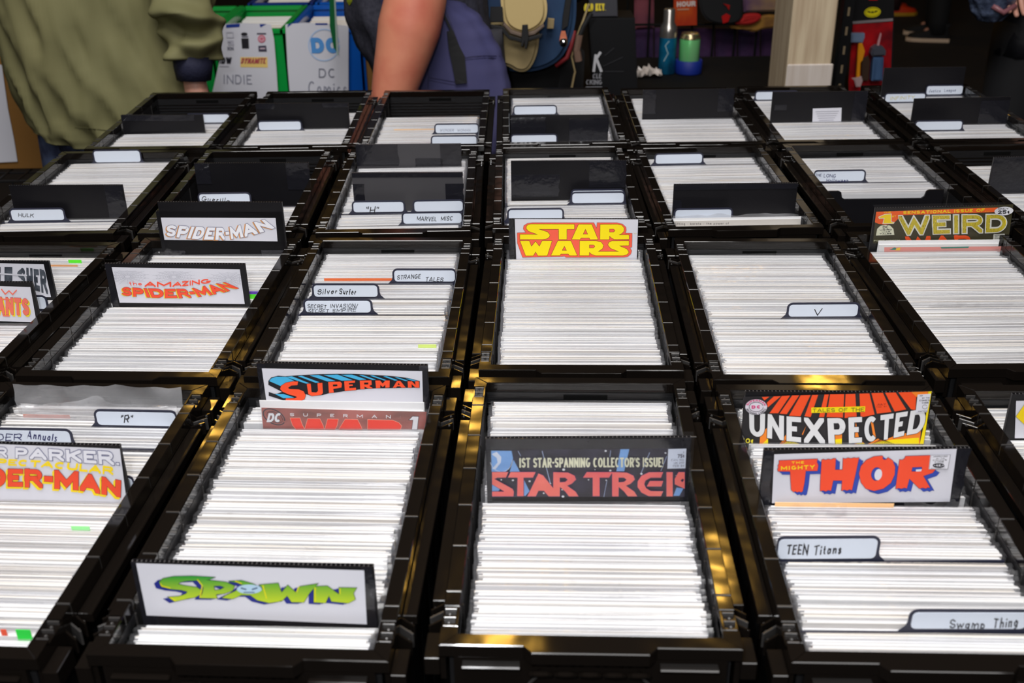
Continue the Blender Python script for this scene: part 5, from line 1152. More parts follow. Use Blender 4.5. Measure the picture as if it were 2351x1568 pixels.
b = MB(); b.tube([(-.708, 2.478, 1.065), (-.710, 2.474, 1.04), (-.711, 2.47, 1.012)], [.045, .043, .038], nv, 20); b.build('cuff', p1, smooth=True)
decal(JK, [thick([(0, 262), (60, 283), (160, 292), (260, 300), (330, 302)], 1.6, 0)[i] for i in range(4)], ink(98, 96, 66), 'hem_seam', p1, .001)
decal(JK, [[(37, 262), (41, 258), (44, 275), (52, 282), (40, 280)], [(42, 230), (45, 230), (46, 262), (42, 262)]], ink(60, 60, 42), 'side_pocket_seam', p1, .001)
trousers(p1, J, mat('dark_denim', s2l((38, 44, 72)), .8, vary=(30, s2l((70, 82, 112)))), .98, .082, .006, .14); shoes(p1, J, mat('black_shoe', (.01, .01, .01), .5), mat('grey_sole', (.3, .3, .3), .7), (0, 1, 0))

# --- the person leaning on the table
shirt = mat('charcoal_tshirt_cloth', s2l((62, 62, 72)), .85, spec=.15, bmp=(420, .3, .0008), vary=(120, s2l((50, 50, 60))))
p2 = thing('person', 'person in a charcoal t-shirt leaning a bare forearm down behind the crates', 'person', (0, 0, 0))
J = stand(-.15, 2.68, 1.80, (-1, 0, 0)); J['toe'] = (-.09, 0, -.045)
J['rel'] = .056; J['rfa'] = .060; J['rwr'] = .037
J['shl'] = Vector((-.20, 2.52, 1.42)); J['ell'] = Vector((-.196, 2.43, 1.19)); J['wrl'] = Vector((-.262, 2.375, .965)); J['handl'] = Vector((-.275, 2.315, .84))
J['shr'] = Vector((-.22, 2.84, 1.40)); J['elr'] = Vector((-.20, 2.93, 1.17)); J['wrr'] = Vector((-.22, 2.93, .94)); J['handr'] = Vector((-.23, 2.92, .85))
J['head'] = Vector((-.30, 2.68, 1.60)); J['neck'] = Vector((-.25, 2.68, 1.48)); J['chest'] = Vector((-.20, 2.68, 1.30)); J['pelvis'] = Vector((-.14, 2.68, .93))
body(p2, J, skin)
b = MB(); limb(b, [(-.196, 2.47, 1.33), (-.194, 2.435, 1.205), (-.212, 2.415, 1.13), (-.237, 2.395, 1.05), (-.260, 2.378, .975), (-.268, 2.36, .925)], [.066, .066, .068, .057, .045, .036], 32, skin, .0025, 12, 2, 6); b.build('forearm_muscle', p2, smooth=True)
TS = MB()
rings_mesh(TS, [(-.180, 2.66, .925, .128, .150), (-.188, 2.66, .99, .142, .158), (-.205, 2.66, 1.07, .163, .168), (-.218, 2.66, 1.13, .170, .170), (-.225, 2.66, 1.22, .166, .172), (-.228, 2.67, 1.32, .158, .175), (-.22, 2.68, 1.42, .13, .18), (-.235, 2.68, 1.49, .07, .08)], 96, shirt, .012, 2.8, 2.2, 2, (False, True), diag=1.4)
TS.build('tshirt', p2, smooth=True)
b = MB(); limb(b, [(-.20, 2.56, 1.44), (-.197, 2.50, 1.36), (-.196, 2.46, 1.29)], [.085, .084, .083], 28, shirt, .006, 20, 3); b.build('tshirt_sleeve', p2, smooth=True)
decal(TS, thick([(776, 70), (790, 110), (812, 155), (842, 186), (866, 198)], 5, 0), ink(34, 34, 40), 'painted_fold_shade', p2, .002)  # dark strip: the shade along the shirt's curve, painted on
decal(TS, [[(764, -20), (800, -20), (797, 8), (786, 34), (776, 30), (768, 8)]], ink(214, 128, 40), 'shirt_print', p2)
decal(TS, [[(797, -20), (812, -20), (808, 4), (802, 13), (796, 4)]], ink(150, 160, 40), 'shirt_print', p2)
trousers(p2, J, mat('dark_grey_trousers', s2l((54, 54, 62)), .85), 1.08, .10, .006, .135); shoes(p2, J, mat('black_shoe', (.01, .01, .01), .5), mat('grey_sole', (.3, .3, .3), .7), (-1, 0, 0))
# --- slate backpack on that person's back
slate = mat('slate_blue_cloth', s2l((82, 80, 116)), .8, spec=.2, bmp=(320, .25, .0008), vary=(5, s2l((70, 70, 110))))
bk = thing('backpack', 'slate blue backpack with a loose black strap on the leaning person', 'backpack', (0, 0, 0))
PK = MB(); rr2 = []
for z, xr in ((.800, -.03), (.82, .000), (.88, .012), (.964, .005), (1.01, -.004), (1.049, -.015), (1.09, -.036), (1.127, -.060), (1.16, -.098), (1.185, -.15), (1.192, -.165)):
    xl = -.29; rr2.append(((xr+xl)/2, 2.55, z, (xr-xl)/2, .075 if z > .81 else .05))
rings_mesh(PK, rr2, 64, slate, .004, 2.0, 4.0, 3, (True, True), .8); PK.build('bag_body', bk, smooth=True)
dk_ = ink(56, 54, 88)
decal(PK, thick([(1022, 22), (1040, 66), (1055, 110), (1068, 132)], 3, 0), dk_, 'seam', bk, .0012)
decal(PK, thick([(1068, 132), (1110, 128), (1148, 129)], 2.4, 0)+thick([(1068, 137), (1110, 133), (1150, 134)], 1.2, 0), dk_, 'seam', bk, .0012)
decal(PK, thick([(983, 148), (983, 204)], 2.2, 0)+thick([(985, 178), (1045, 188)], 2, 0)+thick([(985, 184), (1045, 195)], 1.2, 0), dk_, 'pocket_stitching', bk, .0012)
decal(PK, [[(1026, 72), (1040, 70), (1052, 100), (1067, 130), (1072, 190), (1046, 193), (1038, 150), (1030, 112)], [(1015, 30), (1020, 30), (1040, 72), (1034, 73)]], mat('black_webbing', (.006, .006, .007), .7), 'webbing_strap', bk, .004, .003)

# --- person in black with the tan and blue pack
p4 = thing('person', 'person in black clothes carrying the tan and blue pack', 'person', (0, 0, 0))
J = stand(.02, 2.98, 1.74, (0, 1, 0)); J.update(elr=Vector((.17, 3.06, 1.13)), wrr=Vector((.08, 3.16, 1.10)), handr=Vector((.0, 3.17, 1.12)), ell=Vector((-.16, 3.06, 1.13)), wrl=Vector((-.06, 3.16, 1.10)), handl=Vector((.0, 3.18, 1.05))); body(p4, J, skin2); blk = mat('black_clothes', (.006, .006, .007), .85)
b = MB(); rings_mesh(b, [(.02, 2.98, .90, .165, .11), (.02, 2.98, 1.1, .155, .10), (.02, 2.98, 1.3, .165, .11), (.02, 2.98, 1.42, .16, .10), (.02, 2.98, 1.49, .07, .06)], 48, blk, .006)
for s in (-1, 1): limb(b, [(.02+s*.17, 2.98, 1.44), (.02+s*.175, 3.05, 1.13), (.02+s*.08, 3.15, 1.10)], [.09, .07, .05], 18, blk, .006, 20)
b.build('sweater', p4, smooth=True); trousers(p4, J, blk, .97); shoes(p4, J, blk, mat('black_sole', (.012, .012, .012), .8), (0, 1, 0))
pk = thing('backpack', 'tan and blue backpack with black buckles and a leather zip pull', 'backpack', (0, 0, 0))
navy = mat('blue_canvas', s2l((34, 66, 100)), .8, bmp=(300, .3, .001), vary=(6, s2l((26, 50, 84)))); tan = mat('tan_canvas', s2l((176, 156, 110)), .8, bmp=(300, .3, .001), vary=(6, s2l((150, 130, 92))))
pprism('bag_body', [(1095, -60), (1320, -60), (1325, 0), (1322, 60), (1308, 105), (1285, 142), (1240, 165), (1180, 170), (1130, 150), (1105, 60)], 2.76, .13, navy, pk, .012, 3)
pprism('lower_pocket', [(1110, 40), (1240, 60), (1237, 110), (1228, 142), (1212, 165), (1190, 168), (1165, 152), (1138, 150), (1120, 100)], 2.715, .05, tan, pk, .009, 3)
fo, FL = pprism('pocket_flap', [(1148, -40), (1240, -40), (1256, 0), (1257, 35), (1247, 58), (1225, 74), (1200, 80), (1175, 72), (1157, 55), (1150, 20)], 2.68, .05, mat('light_tan_canvas', s2l((196, 172, 118)), .8, bmp=(200, .3, .001)), pk, .010, 3)
pprism('flap_binding', [(1157, 52), (1175, 70), (1200, 78), (1226, 72), (1248, 56), (1250, 62), (1228, 80), (1200, 87), (1172, 78), (1154, 58)], 2.675, .02, mat('brown_binding', s2l((104, 88, 76)), .8), pk, .002, 1)
bwm = mat('black_webbing', (.006, .006, .007), .7)
pprism('buckle', [(1126, 18), (1154, 18), (1156, 52), (1124, 52)], 2.67, .02, bwm, pk, .003); pprism('webbing_strap', [(1123, 56), (1156, 62), (1170, 82), (1200, 90), (1245, 78), (1243, 86), (1200, 98), (1168, 90), (1150, 70), (1122, 64)], 2.665, .008, bwm, pk, .001, 1)
pprism('webbing_strap', [(1199, 58), (1212, 57), (1214, 88), (1209, 112), (1205, 112), (1204, 96), (1200, 108), (1196, 106)], 2.66, .008, bwm, pk, .001, 1)
pprism('webbing_strap', [(1303, -30), (1316, -30), (1304, 60), (1290, 70), (1292, 40)], 2.74, .012, bwm, pk, .001, 1)
pprism('tan_tab', [(1258, 42), (1273, 44), (1271, 66), (1256, 66)], 2.735, .01, tan, pk, .001, 1)
o, _b = pprism('leather_zip_pull', [(1289, 72), (1298, 72), (1301, 85), (1303, 98), (1299, 106), (1289, 107), (1284, 98), (1286, 84)], 2.71, .008, mat('orange_leather', s2l((196, 112, 80)), .5), pk, .002)
c = at_y(1294, 98, 2.705); MB().ball(tuple(c), .011, mat('chrome_bead', (.6, .6, .6), .12, 1), 14).build('metal_rivet', pk, smooth=True)
b = MB(); b.tube([at_y(u, v, 2.78) for u, v in ((1318, 70), (1311, 105), (1302, 132), (1276, 152))], .006, mat('dark_red_piping', s2l((120, 26, 32)), .6), 8); b.build('red_piping', pk, smooth=True)
b = MB(); P = [at_y(u, v, 2.80) for u, v in ((1352, 10), (1338, 50), (1322, 90), (1312, 130), (1320, 165), (1312, 205), (1300, 260))]
b.tube(P, [(.010, .003)]*7, tan, 10); b.build('hanging_strap', pk)
b = MB(); b.tube([at_y(u, v, 2.79) for u, v in ((1358, 30), (1340, 60), (1326, 95), (1330, 115))], .006, bwm, 8); b.tube([at_y(u, v, 2.79) for u, v in ((1330, 80), (1324, 115), (1328, 140))], .010, mat('brown_strap', s2l((110, 84, 70)), .7), 8); b.build('cord', pk)

# ================================================================ far tables and what is on them
table(-1.25, -.36, 3.16, 4.3, .70, 'far table with the green and blue crates', fold=True)
table(.205, 1.30, 3.01, 3.84, .75, 'far black-clothed table with the drink cans and the toy box')
def far_crate(x, y, z, wd, ln, h, m, label, m2=None, fill=M_page[1]):
    t = thing('file_crate', label, 'crate', (x, y, z)); b = MB(); hx, hy = wd/2, ln/2
    b.box(-hx, hx, -hy, hy, 0, .005, m)
    for s in (-1, 1):
        b.box(min(s*hx, s*(hx-.005)), max(s*hx, s*(hx-.005)), -hy, hy, .005, h, m); b.box(-hx, hx, min(s*hy, s*(hy-.005)), max(s*hy, s*(hy-.005)), .005, h, m)
        for k in range(6):
            yy = -hy+.02+k*(ln-.04)/5; b.bbox(min(s*hx, s*(hx+.006)), max(s*hx, s*(hx+.006)), yy-.003, yy+.003, .01, h-.01, m, .001)
    b.build('body', t)
    b = MB()
    for s in (-1, 1):
        b.bbox(min(s*(hx-.012), s*(hx+.006)), max(s*(hx-.012), s*(hx+.006)), -hy-.006, hy+.006, h-.012, h+.002, m, .002); b.bbox(-hx, hx, min(s*(hy-.012), s*(hy+.006)), max(s*(hy-.012), s*(hy+.006)), h-.012, h+.002, m, .002)
    b.build('rim', t); n = 56
    for k in range(1): 
        b = MB()
        for i in range(n):
            yy = -hy+.016+i*(ln-.04)/n; b.box(-hx+.014, hx-.014, yy, yy+.0045, .006, h-.03+rnd(-.004, .004), M_page[i % 2])
        q = b.build('comic_stack', t); q['kind'] = 'stuff'
    return t
grn = mat('green_crate_plastic', s2l((14, 150, 62)), .25, spec=.6, bmp=(30, .2, .002)); blu = mat('blue_crate_plastic', s2l((10, 84, 176)), .25, spec=.6, bmp=(30, .2, .002)); dbl = mat('dark_blue_crate_plastic', s2l((24, 50, 120)), .25, spec=.6)
far_crate(-.745, 3.40, .70, .200, .39, .285, grn, 'green file crate with a white sheet taped on its front')
far_crate(-.527, 3.40, .70, .205, .39, .285, blu, 'blue file crate with a white sheet taped on its front')
far_crate(-.735, 3.84, .70, .200, .39, .285, dbl, 'dark blue file crate right behind the green one')
far_crate(-.517, 3.84, .70, .200, .39, .285, blu, 'bright blue file crate behind the other blue one')
far_crate(-.955, 3.40, .70, .200, .39, .285, grn, 'green file crate hidden behind the olive jacket')
def poster(y, quad, label, nm='paper_sheet', m=None):
    o = thing(nm, label, 'sign', (0, 0, 0)); b = MB(); F = at_face(y); P = [at_y(u, v, y) for u, v in quad]
    b.add([tuple(p) for p in P]+[(p.x, p.y+.0006, p.z) for p in P], [tuple(range(len(P))), tuple(range(2*len(P)-1, len(P)-1, -1))], m or WHITE); s = b.build('paper', o); return o, F, s
def fput(F, b, ps, m, lay): F.put(b, ps, m, lay*6)
o, F, s = poster(3.188, [(499, 56), (560, 53), (622, 56), (629, 90), (634, 150), (640, 245), (470, 245), (488, 210), (504, 140)], 'white sheet with small logos and one grey word, taped to the green crate')
b = MB()
for ps, m, l in (([[(519, 56), (551, 54), (550, 62), (519, 64)], [(596, 55), (612, 55), (598, 63)]], ink(30, 56, 140), 1), ([[(552, 131), (614, 131), (615, 155), (552, 154)]], ink(236, 204, 120), 1), (word('DYNAMITE', [(555, 133), (610, 133)], [(553, 146), (611, 146)], t=.22, slant=.2), ink(170, 70, 80), 2), (word('INDIE', [(513, 171), (578, 172)], [(513, 192), (579, 193)], t=.1, gap=.25), ink(130, 132, 148), 2), (word('IDW', [(505, 131), (532, 131)], [(505, 146), (532, 146)], t=.26), ink(30, 30, 40), 2), (thick([(504, 152), (526, 152)], 1.6, 0), ink(170, 170, 182), 2), ([ellipse(561, 78, 7.5, 3.8), [(554, 88), (571, 88), (572, 111), (556, 111)]], ink(38, 36, 42), 2), (thick([(555, 84), (570, 84)], 3.5, 0), ink(130, 130, 140), 2), ([ellipse(601, 89, 9, 9, 18)], ink(206, 110, 130), 2), ([[(593, 105), (611, 104), (613, 118), (594, 118)]]+thick([(590, 77), (611, 77)], 3, 0), ink(70, 66, 84), 2), (thick(ellipse(601, 89, 5, 5, 12), 1.5, 0)+thick([(597, 111), (609, 111)], 2.5, 0), ink(222, 200, 210), 3), (outline([(520, 74), (535, 74), (536, 86), (521, 86)], 2)+word('BOOM', [(522, 92), (536, 92)], [(524, 104), (538, 104)], t=.2), ink(186, 186, 198), 2), (word('KN', [(522, 107), (536, 107)], [(523, 115), (537, 115)], t=.25), ink(110, 110, 124), 2)): fput(F, b, ps, m, l)
b.build('print', s)
o, F, s = poster(3.185, [(655, 56), (700, 52), (762, 55), (800, 60), (800, 245), (668, 245), (660, 150)], 'white sheet with a round blue logo, taped to the blue crate')
b = MB()
for ps, m, l in (([[(661, 56), (676, 50), (672, 53), (660, 63)], [(724, 53), (752, 53), (752, 57), (724, 57)]], ink(30, 56, 140), 1), (thick(ellipse(744, 103, 35, 36, 36), 3, 0), ink(176, 198, 230), 2), (word('DC', [(712, 86), (776, 86)], [(716, 122), (780, 122)], t=.3, gap=.1), ink(84, 148, 214), 2), (word('DC', [(732, 157), (770, 157)], [(732, 178), (771, 178)], t=.12, gap=.3), ink(110, 112, 128), 2), (word('Comics', [(708, 186), (797, 188)], [(708, 216), (797, 218)], t=.09, gap=.25, hand=True), ink(130, 132, 148), 2)): fput(F, b, ps, m, l)
b.build('print', s)
q = thing('comic_book', 'green comic in a clear rigid holder beside the charcoal t-shirt', 'comic book', (0, 0, 0))
pprism('cover', [(756, -40), (765, -40), (772, 118), (766, 110), (757, 60)], 3.05, .004, mat('green_cover', s2l((20, 92, 50)), .3), q, 0); pprism('holder_edge', [(765, -40), (768, -40), (777, 127), (773, 127)], 3.048, .006, mat('clear_rigid_edge', s2l((160, 176, 166)), .2), q, 0)
cb = mat('brown_cardboard', s2l((128, 88, 34)), .8, bmp=(120, .3, .002)); cbx = thing('cardboard_box', 'brown cardboard box between the blue crate and the charcoal t-shirt', 'box', (-.385, 3.36, .70))
MB().bbox(-.032, .032, -.14, .14, 0, .22, cb, .003).build('carton', cbx); MB().bbox(-.033, .033, -.1405, .1405, .20, .222, mat('carton_tape', s2l((150, 112, 60)), .4), .001).build('tape_band', cbx)
# left: a carton with a white sheet on a wire rack
rk = thing('wire_rack', 'black wire rack standing at the left edge of the picture', 'rack', (-1.44, 3.02, 0)); b = MB(); bw = mat('black_wire', (.008, .008, .009), .4)
for i in range(7): b.tube([(-.18+i*.055, -.16, .655), (-.18+i*.055, .16, .655)], .0028, bw, 6)
for i in range(5): b.tube([(-.20, -.15+i*.07, .652), (.17, -.15+i*.07, .652)], .0028, bw, 6)
b.build('shelf_wires', rk); b = MB()
for i in range(6): b.tube([(-.18+i*.066, -.165, .655), (-.18+i*.066, -.165, .40)], .003, bw, 6)
for i in range(5): b.tube([(-.20, -.165, .655-i*.06), (.17, -.165, .655-i*.06)], .003, bw, 6)
b.build('front_grid', rk)
for sx_ in (-.2, .17):
    for sy in (-.165, .165): MB().tube([(sx_, sy, 0), (sx_, sy, .66)], .008, bw, 8).build('leg', rk)
ct = thing('cardboard_box', 'brown cardboard box on the wire rack at the left edge', 'box', (-1.425, 3.05, .659)); b = MB(); b.bbox(-.20, .155, -.10, .12, 0, .27, cb, .003); b.build('carton', ct)
MB().bbox(-.20, .156, -.1006, -.07, .268, .272, cb, .001).build('flap', ct)
o, F, s = poster(2.945, [(-60, 120), (4, 150), (18, 250), (32, 320), (40, 371), (-60, 376)], 'white sheet on the cardboard box at the left edge')
# black box with white K, grey box on it
kb = thing('black_box', 'tall black box with a white letter K on its front', 'box', (0, 0, 0)); pprism('box_body', [(1352, 41), (1458, 41), (1467, 290), (1370, 290)], 3.02, .12, mat('black_box_card', (.007, .007, .008), .35), kb, .003)
F = at_face(3.017); b = MB(); F.put(b, thick([(1363, 165), (1368, 125)], 6, 0)+thick([(1368, 136), (1378, 121)], 6, 2)+thick([(1369, 134), (1381, 165)], 6, 0), ink(196, 196, 200), 1); F.put(b, word('CLE', [(1362, 169), (1381, 169)], [(1360, 180), (1381, 180)], t=.2)+word('CKING', [(1346, 183), (1382, 183)], [(1345, 194), (1382, 194)], t=.2)+thick([(1345, 201), (1382, 201)], 4, 0), ink(150, 150, 156), 1); b.build('white_lettering', kb)
F2 = at_face(3.017); b = MB(); F2.put(b, thick([(1385, 152), (1430, 131)], 1, 0)+thick([(1388, 164), (1432, 164)], 1, 0)+thick([(1388, 128), (1410, 110)], 1, 0), ink(60, 60, 64), 1); b.build('scratches', kb)
gb = thing('grey_box', 'dark grey box with yellow words lying on the tall black box', 'box', (0, 0, 0)); pprism('box_body', [(1346, -40), (1416, -40), (1418, 38), (1358, 39)], 3.02, .10, mat('dark_grey_card', s2l((58, 58, 64)), .5), gb, .002)
b = MB(); F = at_face(3.017); F.put(b, word('OLD KEY.', [(1342, 8), (1390, 8)], [(1340, 26), (1391, 24)], t=.22), ink(222, 200, 60), 1); b.build('yellow_words', gb)
# cans
def can(nm, label, u, v, y, prof, mats, txt=None):
    c = at_y(u, v, y); t = thing(nm, label, 'can', (c.x, c.y, .7535)); return t
c = at_y(1530, 165, 3.6); t = thing('spray_can', 'tall blue spray can with a silver cap', 'can', (c.x, c.y, .7535))
MB().lathe([(0, 0), (.027, 0), (.0285, .004), (.0285, .135), (.026, .150), (.018, .162)], mat('blue_can_paint', s2l((20, 110, 150)), .25, .3, vary=(22, s2l((12, 60, 90)), (1, 1, .6)))).build('can_body', t, smooth=True)
MB().lathe([(.0286, .118), (.0286, .135), (.027, .150), (.0185, .165), (.0185, .203), (.016, .207), (0, .207)], mat('brushed_silver', (.62, .58, .54), .25, .9)).build('cap', t, smooth=True)
b = MB(); b.tube([(.0, -.0292, .11), (-.012, -.0275, .095), (-.002, -.0292, .07), (-.014, -.026, .045)], .0015, ink(170, 200, 206), 6); b.build('white_swirl', t)
c = at_y(1580, 165, 3.6); t = thing('soda_can', 'pale green drink can standing in a blue holder', 'can', (c.x, c.y, .7575))
MB().lathe([(0, 0), (.026, 0), (.033, .008), (.033, .112), (.0275, .121), (.0275, .124), (.025, .1225), (0, .121)], mat('green_can_paint', s2l((96, 196, 112)), .3, .2, vary=(16, s2l((126, 190, 130)), (1, 1, .3))), n=24).build('can_body', t, smooth=True)
MB().lathe([(.0334, .108), (.0332, .1125), (.0278, .1215), (.0276, .1246), (.0255, .1246), (.025, .1228), (0, .1225)], mat('gold_can_lid', (.55, .45, .26), .25, .9)).build('can_lid', t, smooth=True)
MB().box(-.006, .014, -.001, .001, .1222, .1232, mat('brushed_silver', (.6, .6, .6), .3, 1)).build('pull_tab', t)
t = thing('can_holder', 'blue foam can holder round the foot of the green can', 'can holder', (c.x, c.y, .7535))
MB().lathe([(0, .001), (.043, .001), (.044, .004), (.044, .043), (.0415, .045), (.036, .043), (.036, .0038), (0, .0038)], mat('blue_foam', s2l((6, 36, 128)), .6), n=24).build('foam_cup', t, smooth=True)
c = at_y(1490, 172, 3.55); b = MB(); t = thing('crumpled_wrapper', 'small crumpled white wrapper left of the spray can', 'wrapper', (c.x, c.y, .7535))
vs = []; fs = []
for j in range(7):
    for i in range(11):
        vs.append(((i-5)*.008+.004*noise.noise(Vector((i*.7, j*.8, 1))), (j-3)*.008, .004+.05*abs(noise.noise(Vector((i*.45, j*.6, 5))))*(1-abs(i-5)/7)+.012*((i+j) % 2)))
for j in range(6):
    for i in range(10): a = j*11+i; fs.append((a, a+1, a+12, a+11))
b.add(vs, fs, mat('white_wrapper', s2l((214, 204, 196)), .25)); b.build('wrapper_sheet', t)
# grid wall with hanging goods
gw = thing('grid_wall', 'black wire grid panel with goods hanging on it', 'display grid', (.72, 3.92, 0)); gm = mat('black_grid_wire', (.003, .003, .003), .6, spec=.2)
for i in range(9): MB().tube([(-.30+i*.0762, 0, .02), (-.30+i*.0762, 0, 1.9)], .0042, gm, 6).build('upright_wire', gw)
for i in range(15): MB().tube([(-.31, .007, .10+i*.125), (.32, .007, .10+i*.125)], .0042, gm, 6).build('cross_wire', gw)
MB().tube([(-.31, 0, .012), (.32, 0, .012)], .012, gm, 8).build('foot_rail', gw)
def hang(nm, px, y, th, m, label, cat, bev=.006):
    o = thing(nm, label, cat, (0, 0, 0)); pprism('panel', px, y, th, m, o, bev); return o
pur = mat('purple_plush', s2l((58, 22, 66)), .8, vary=(14, s2l((36, 14, 56)), (1, 1, .5)), bmp=(40, .5, .006))
for i, (a, c, lb) in enumerate(((1457, 1500, 'leftmost of the purple cloth pouches on the grid'), (1504, 1640, 'wide purple cloth pouch behind the cans'), (1644, 1692, 'purple cloth pouch right of the green can'), (1696, 1745, 'purple cloth pouch below the gold band'), (1749, 1800, 'purple cloth pouch next to the wooden post'))):
    hang('cloth_pouch', [(a, 66), (c, 66), (c, 134), (a, 137)], 3.97, .03, pur, lb, 'pouch')
mv = mat('mauve_cloth', s2l((112, 50, 60)), .8, vary=(10, s2l((70, 30, 50))))
hang('folded_shirt', [(1457, -20), (1502, -20), (1502, 64), (1457, 68)], 3.965, .03, mv, 'mauve folded shirt at the left of the grid', 'shirt')
o = hang('magazine', [(1547, -30), (1600, -30), (1600, 58), (1547, 60)], 3.90, .006, mat('red_cover', s2l((150, 16, 10)), .4, vary=(12, s2l((186, 76, 14)), (1, 1, .5))), 'red and orange magazine with pale lettering hung on the grid', 'magazine', .001)
b = MB(); F = at_face(3.898); F.put(b, word('HOUR', [(1554, 4), (1597, 2)], [(1554, 16), (1597, 14)], t=.25), ink(206, 196, 190), 1); F.put(b, thick([(1555, 22), (1582, 21)], 3, 0), ink(190, 140, 110), 1); b.build('pale_lettering', o)
o = hang('felt_cap', [(1604, -40), (1706, -40), (1706, 30), (1700, 50), (1672, 58), (1640, 54), (1620, 44), (1606, 20)], 3.86, .03, mat('black_felt', (.004, .004, .005), .9), 'black round-bottomed cap with a red mark on the grid', 'cap')
pprism('red_mark', [(1657, 38), (1668, 31), (1677, 36), (1672, 50), (1660, 54)], 3.855, .004, ink(170, 10, 10), o, 0); pprism('red_mark', [(1660, 8), (1676, 12), (1674, 24), (1668, 14)], 3.855, .004, ink(150, 14, 10), o, 0)
hang('red_garment', [(1680, 56), (1706, 44), (1708, 32), (1750, 31), (1746, 48), (1722, 59)], 3.87, .02, mat('red_cloth', s2l((166, 10, 6)), .7), 'bright red cloth bundle on the grid', 'cloth')
hang('gold_band', [(1662, 62), (1722, 58), (1748, 46), (1750, 34), (1800, 36), (1800, 62), (1752, 66), (1734, 75), (1715, 70)], 3.89, .02, mat('gold_cloth', s2l((176, 128, 44)), .6, vary=(12, s2l((120, 80, 30)))), 'gold cloth band drooping below the red bundle', 'cloth')
hang('patterned_cloth', [(1705, -30), (1790, -30), (1790, 26), (1708, 28)], 3.90, .02, mat('patterned_cloth', s2l((150, 120, 80)), .7, vary=(9, s2l((90, 60, 90)))), 'brown and violet patterned cloth above the gold band', 'cloth')
# post and upright
wood = mat('whitewashed_wood', s2l((206, 188, 158)), .7, vary=(9, s2l((180, 158, 130)), (6, 6, .35)), bmp=(40, .3, .002, 3, True, (8, 8, .5)))
t = thing('wooden_post', 'whitewashed wooden post with a collar at its foot', 'post', (.776, 2.95, 0))
MB().bbox(-.058, .055, -.13, .06, 0, 2.5, wood, .003).build('shaft', t); MB().bbox(-.058, .061, -.134, -.128, 0, .952, mat('white_fluted_trim', s2l((208, 198, 190)), .6, vary=(50, s2l((190, 176, 164)), (1, 1, .05))), .003).build('collar', t)
t = thing('steel_upright', 'black slotted steel upright right of the wooden post', 'upright', (.895, 2.95, 0)); b = MB(); b.bbox(-.014, .014, -.014, .014, 0, 2.3, mat('black_steel', (.01, .01, .011), .4, .5), .001)
b.build('tube', t); b = MB()
for i in range(30): b.box(-.003, .003, -.0146, -.0139, .5+i*.05, .5+i*.05+.022, mat('slot_brass', s2l((120, 104, 80)), .5))
q = b.build('slots', t); q['kind'] = 'stuff'
# boxed toy with the emblem
ty = thing('toy_package', 'red and black toy card with a yellow oval emblem at its top', 'toy package', (0, 0, 0))
pprism('card', [(1957, -60), (2053, -66), (2053, 45), (2043, 330), (1950, 330), (1957, 52)], 3.22, .008, mat('black_toy_card', (.008, .008, .009), .35), ty, .001)
F = at_face(3.219); b = MB(); F.put(b, [[(1958, 56), (2050, 50), (2044, 190), (2040, 240), (1950, 240), (1948, 188)]], mat('print_red_toy', s2l((172, 4, 16)), .4, vary=(14, s2l((96, 4, 16)))), 1); F.put(b, [[(1957, 49), (2050, 42), (2050, 48), (1958, 55)]], ink(130, 122, 124), 2)
F.put(b, [ellipse(2003, 28, 19, 12, 28, -6)], ink(220, 206, 16), 3); F.put(b, thick(ellipse(2003, 28, 16.5, 9.8, 28, -6), 1, 0), ink(40, 40, 20), 4)
F.put(b, [[(1990, 28), (1993, 25), (1997, 26), (1999, 28), (2001, 27), (2002, 25), (2003, 26.5), (2004, 25), (2005, 27), (2008, 27), (2009, 25), (2013, 24), (2016, 27), (2012, 27), (2010, 29), (2007, 28.5), (2003, 30.5), (2000, 29), (1996, 29.5), (1994, 28)]], ink(20, 18, 14), 5); F.put(b, [[(1993, -2), (2016, -3), (2014, 1), (1995, 1)]], ink(170, 20, 24), 3); b.build('card_print', ty)
pprism('grey_hammer_head', [(1955, 77), (1986, 77), (1986, 86), (1981, 99), (1955, 98)], 3.19, .02, mat('grey_blue_plastic', s2l((112, 130, 156)), .35), ty, .003)
pprism('orange_handle', [(1972, 100), (1980, 99), (1986, 118), (1981, 138), (1976, 145), (1974, 188), (1966, 188), (1969, 140), (1970, 120)], 3.19, .012, mat('orange_plastic', s2l((226, 146, 20)), .35), ty, .002)
pprism('blue_canister', [(2006, 132), (2030, 132), (2027, 186), (2002, 186)], 3.18, .03, mat('steel_blue_plastic', s2l((72, 100, 136)), .35, vary=(60, s2l((50, 74, 108)), (1, 1, .1))), ty, .004)
pprism('grey_dome', [(2000, 124), (2004, 112), (2014, 105), (2028, 107), (2035, 117), (2034, 128), (2004, 130)], 3.178, .03, mat('dark_grey_plastic', s2l((66, 68, 78)), .4), ty, .004)
pprism('pink_spike', [(2022, 75), (2024, 78), (2018, 108), (2013, 108), (2016, 94)], 3.185, .006, mat('pink_plastic', s2l((190, 140, 146)), .4), ty, .001); pprism('brown_handle', [(1979, 136), (1994, 128), (1998, 140), (1994, 186), (1978, 186)], 3.20, .008, mat('dark_brown_plastic', s2l((56, 36, 22)), .5), ty, .002)
pprism('white_clip', [(1956, 180), (1972, 178), (1978, 175), (1981, 186), (1976, 200), (1966, 200), (1962, 186)], 3.18, .008, mat('pale_plastic', s2l((176, 150, 150)), .4), ty, .002)
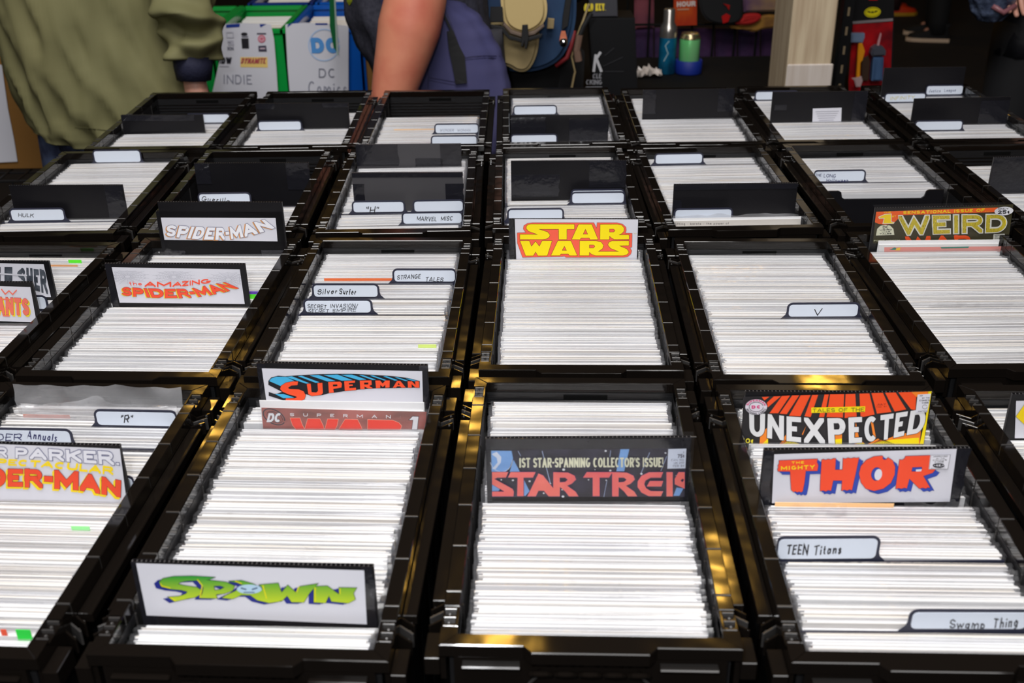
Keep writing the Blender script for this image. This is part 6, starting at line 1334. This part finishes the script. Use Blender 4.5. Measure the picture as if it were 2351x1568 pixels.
# person in dark clothes at the right, bag in hand; walkers far off
def dressed(label, x, y, face, mt, mj, ms, mu, h=1.75, hand=None):
    t = thing('person', label, 'person', (0, 0, 0)); J = stand(x, y, h, face)
    if hand: J.update(hand)
    body(t, J, skin2); p = J['pelvis']; b = MB(); k = h/1.75
    rings_mesh(b, [(x, y, .86*k, .185, .135), (x, y, 1.05*k, .18, .13), (x, y, 1.28*k, .19, .13), (x, y, 1.41*k, .18, .11), (x, y, 1.48*k, .07, .06)], 48, mj, .012, 2.4, 3, 6)
    for q in 'lr': limb(b, [J['sh'+q], J['el'+q], Vector(J['el'+q]).lerp(Vector(J['wr'+q]), .9)], [.085, .066, .048], 18, mj, .010, 22)
    b.build('jacket', t, smooth=True); trousers(t, J, mt, .95*k); shoes(t, J, mu, ms, face); return t, J
dkj = mat('near_black_jacket', s2l((16, 16, 22)), .6, bmp=(12, .6, .01))
dressed('person in near-black clothes at the right edge, plastic bag in hand', 1.66, 3.35, (0, 1, 0), mat('near_black_trousers', s2l((14, 14, 18)), .8), dkj, mat('black_sole', (.012, .012, .012), .8), blk, 1.75, dict(ell=Vector((1.50, 3.30, 1.22)), wrl=Vector((1.452, 3.24, 1.16)), handl=Vector((1.452, 3.2, 1.03))))
pb = thing('plastic_bag', 'bulging blue-grey plastic bag held at the top right', 'plastic bag', (1.392, 3.22, 1.0)); b = MB()
bgm = mat('blue_grey_plastic', s2l((92, 104, 130)), .18, spec=.8, vary=(26, s2l((34, 40, 60))), bmp=(30, .9, .01))
rings_mesh(b, [(-.005, 0, -.025, .006, .006), (0, 0, -.018, .035, .03), (0, 0, .01, .058, .05), (-.005, 0, .06, .070, .06), (0, 0, .12, .066, .055), (.03, 0, .18, .035, .02), (.055, 0, .22, .012, .01)], 40, bgm, .010, 4, 20, 3); b.build('bag_skin', pb, smooth=True)
b = MB(); b.tube([(-.02, -.05, .03), (.01, -.058, .012), (.045, -.05, .03)], .008, mat('dusty_red_print', s2l((140, 90, 96)), .4), 8); b.build('printed_band', pb, smooth=True)
dressed('distant walker in black trousers and pale-soled sneakers', 3.02, 7.85, (-1, .25, 0), blk, blk, mat('cream_sole', s2l((230, 200, 170)), .6), blk, 1.8)
dressed('distant walker in dark clothes with orange-red shoes on yellow soles', 3.0, 8.85, (1, 0, 0), mat('dark_maroon_trousers', s2l((40, 10, 8)), .8), blk, mat('yellow_sole', s2l((200, 150, 30)), .6), mat('orange_red_shoe', s2l((220, 60, 16)), .5), 1.7)
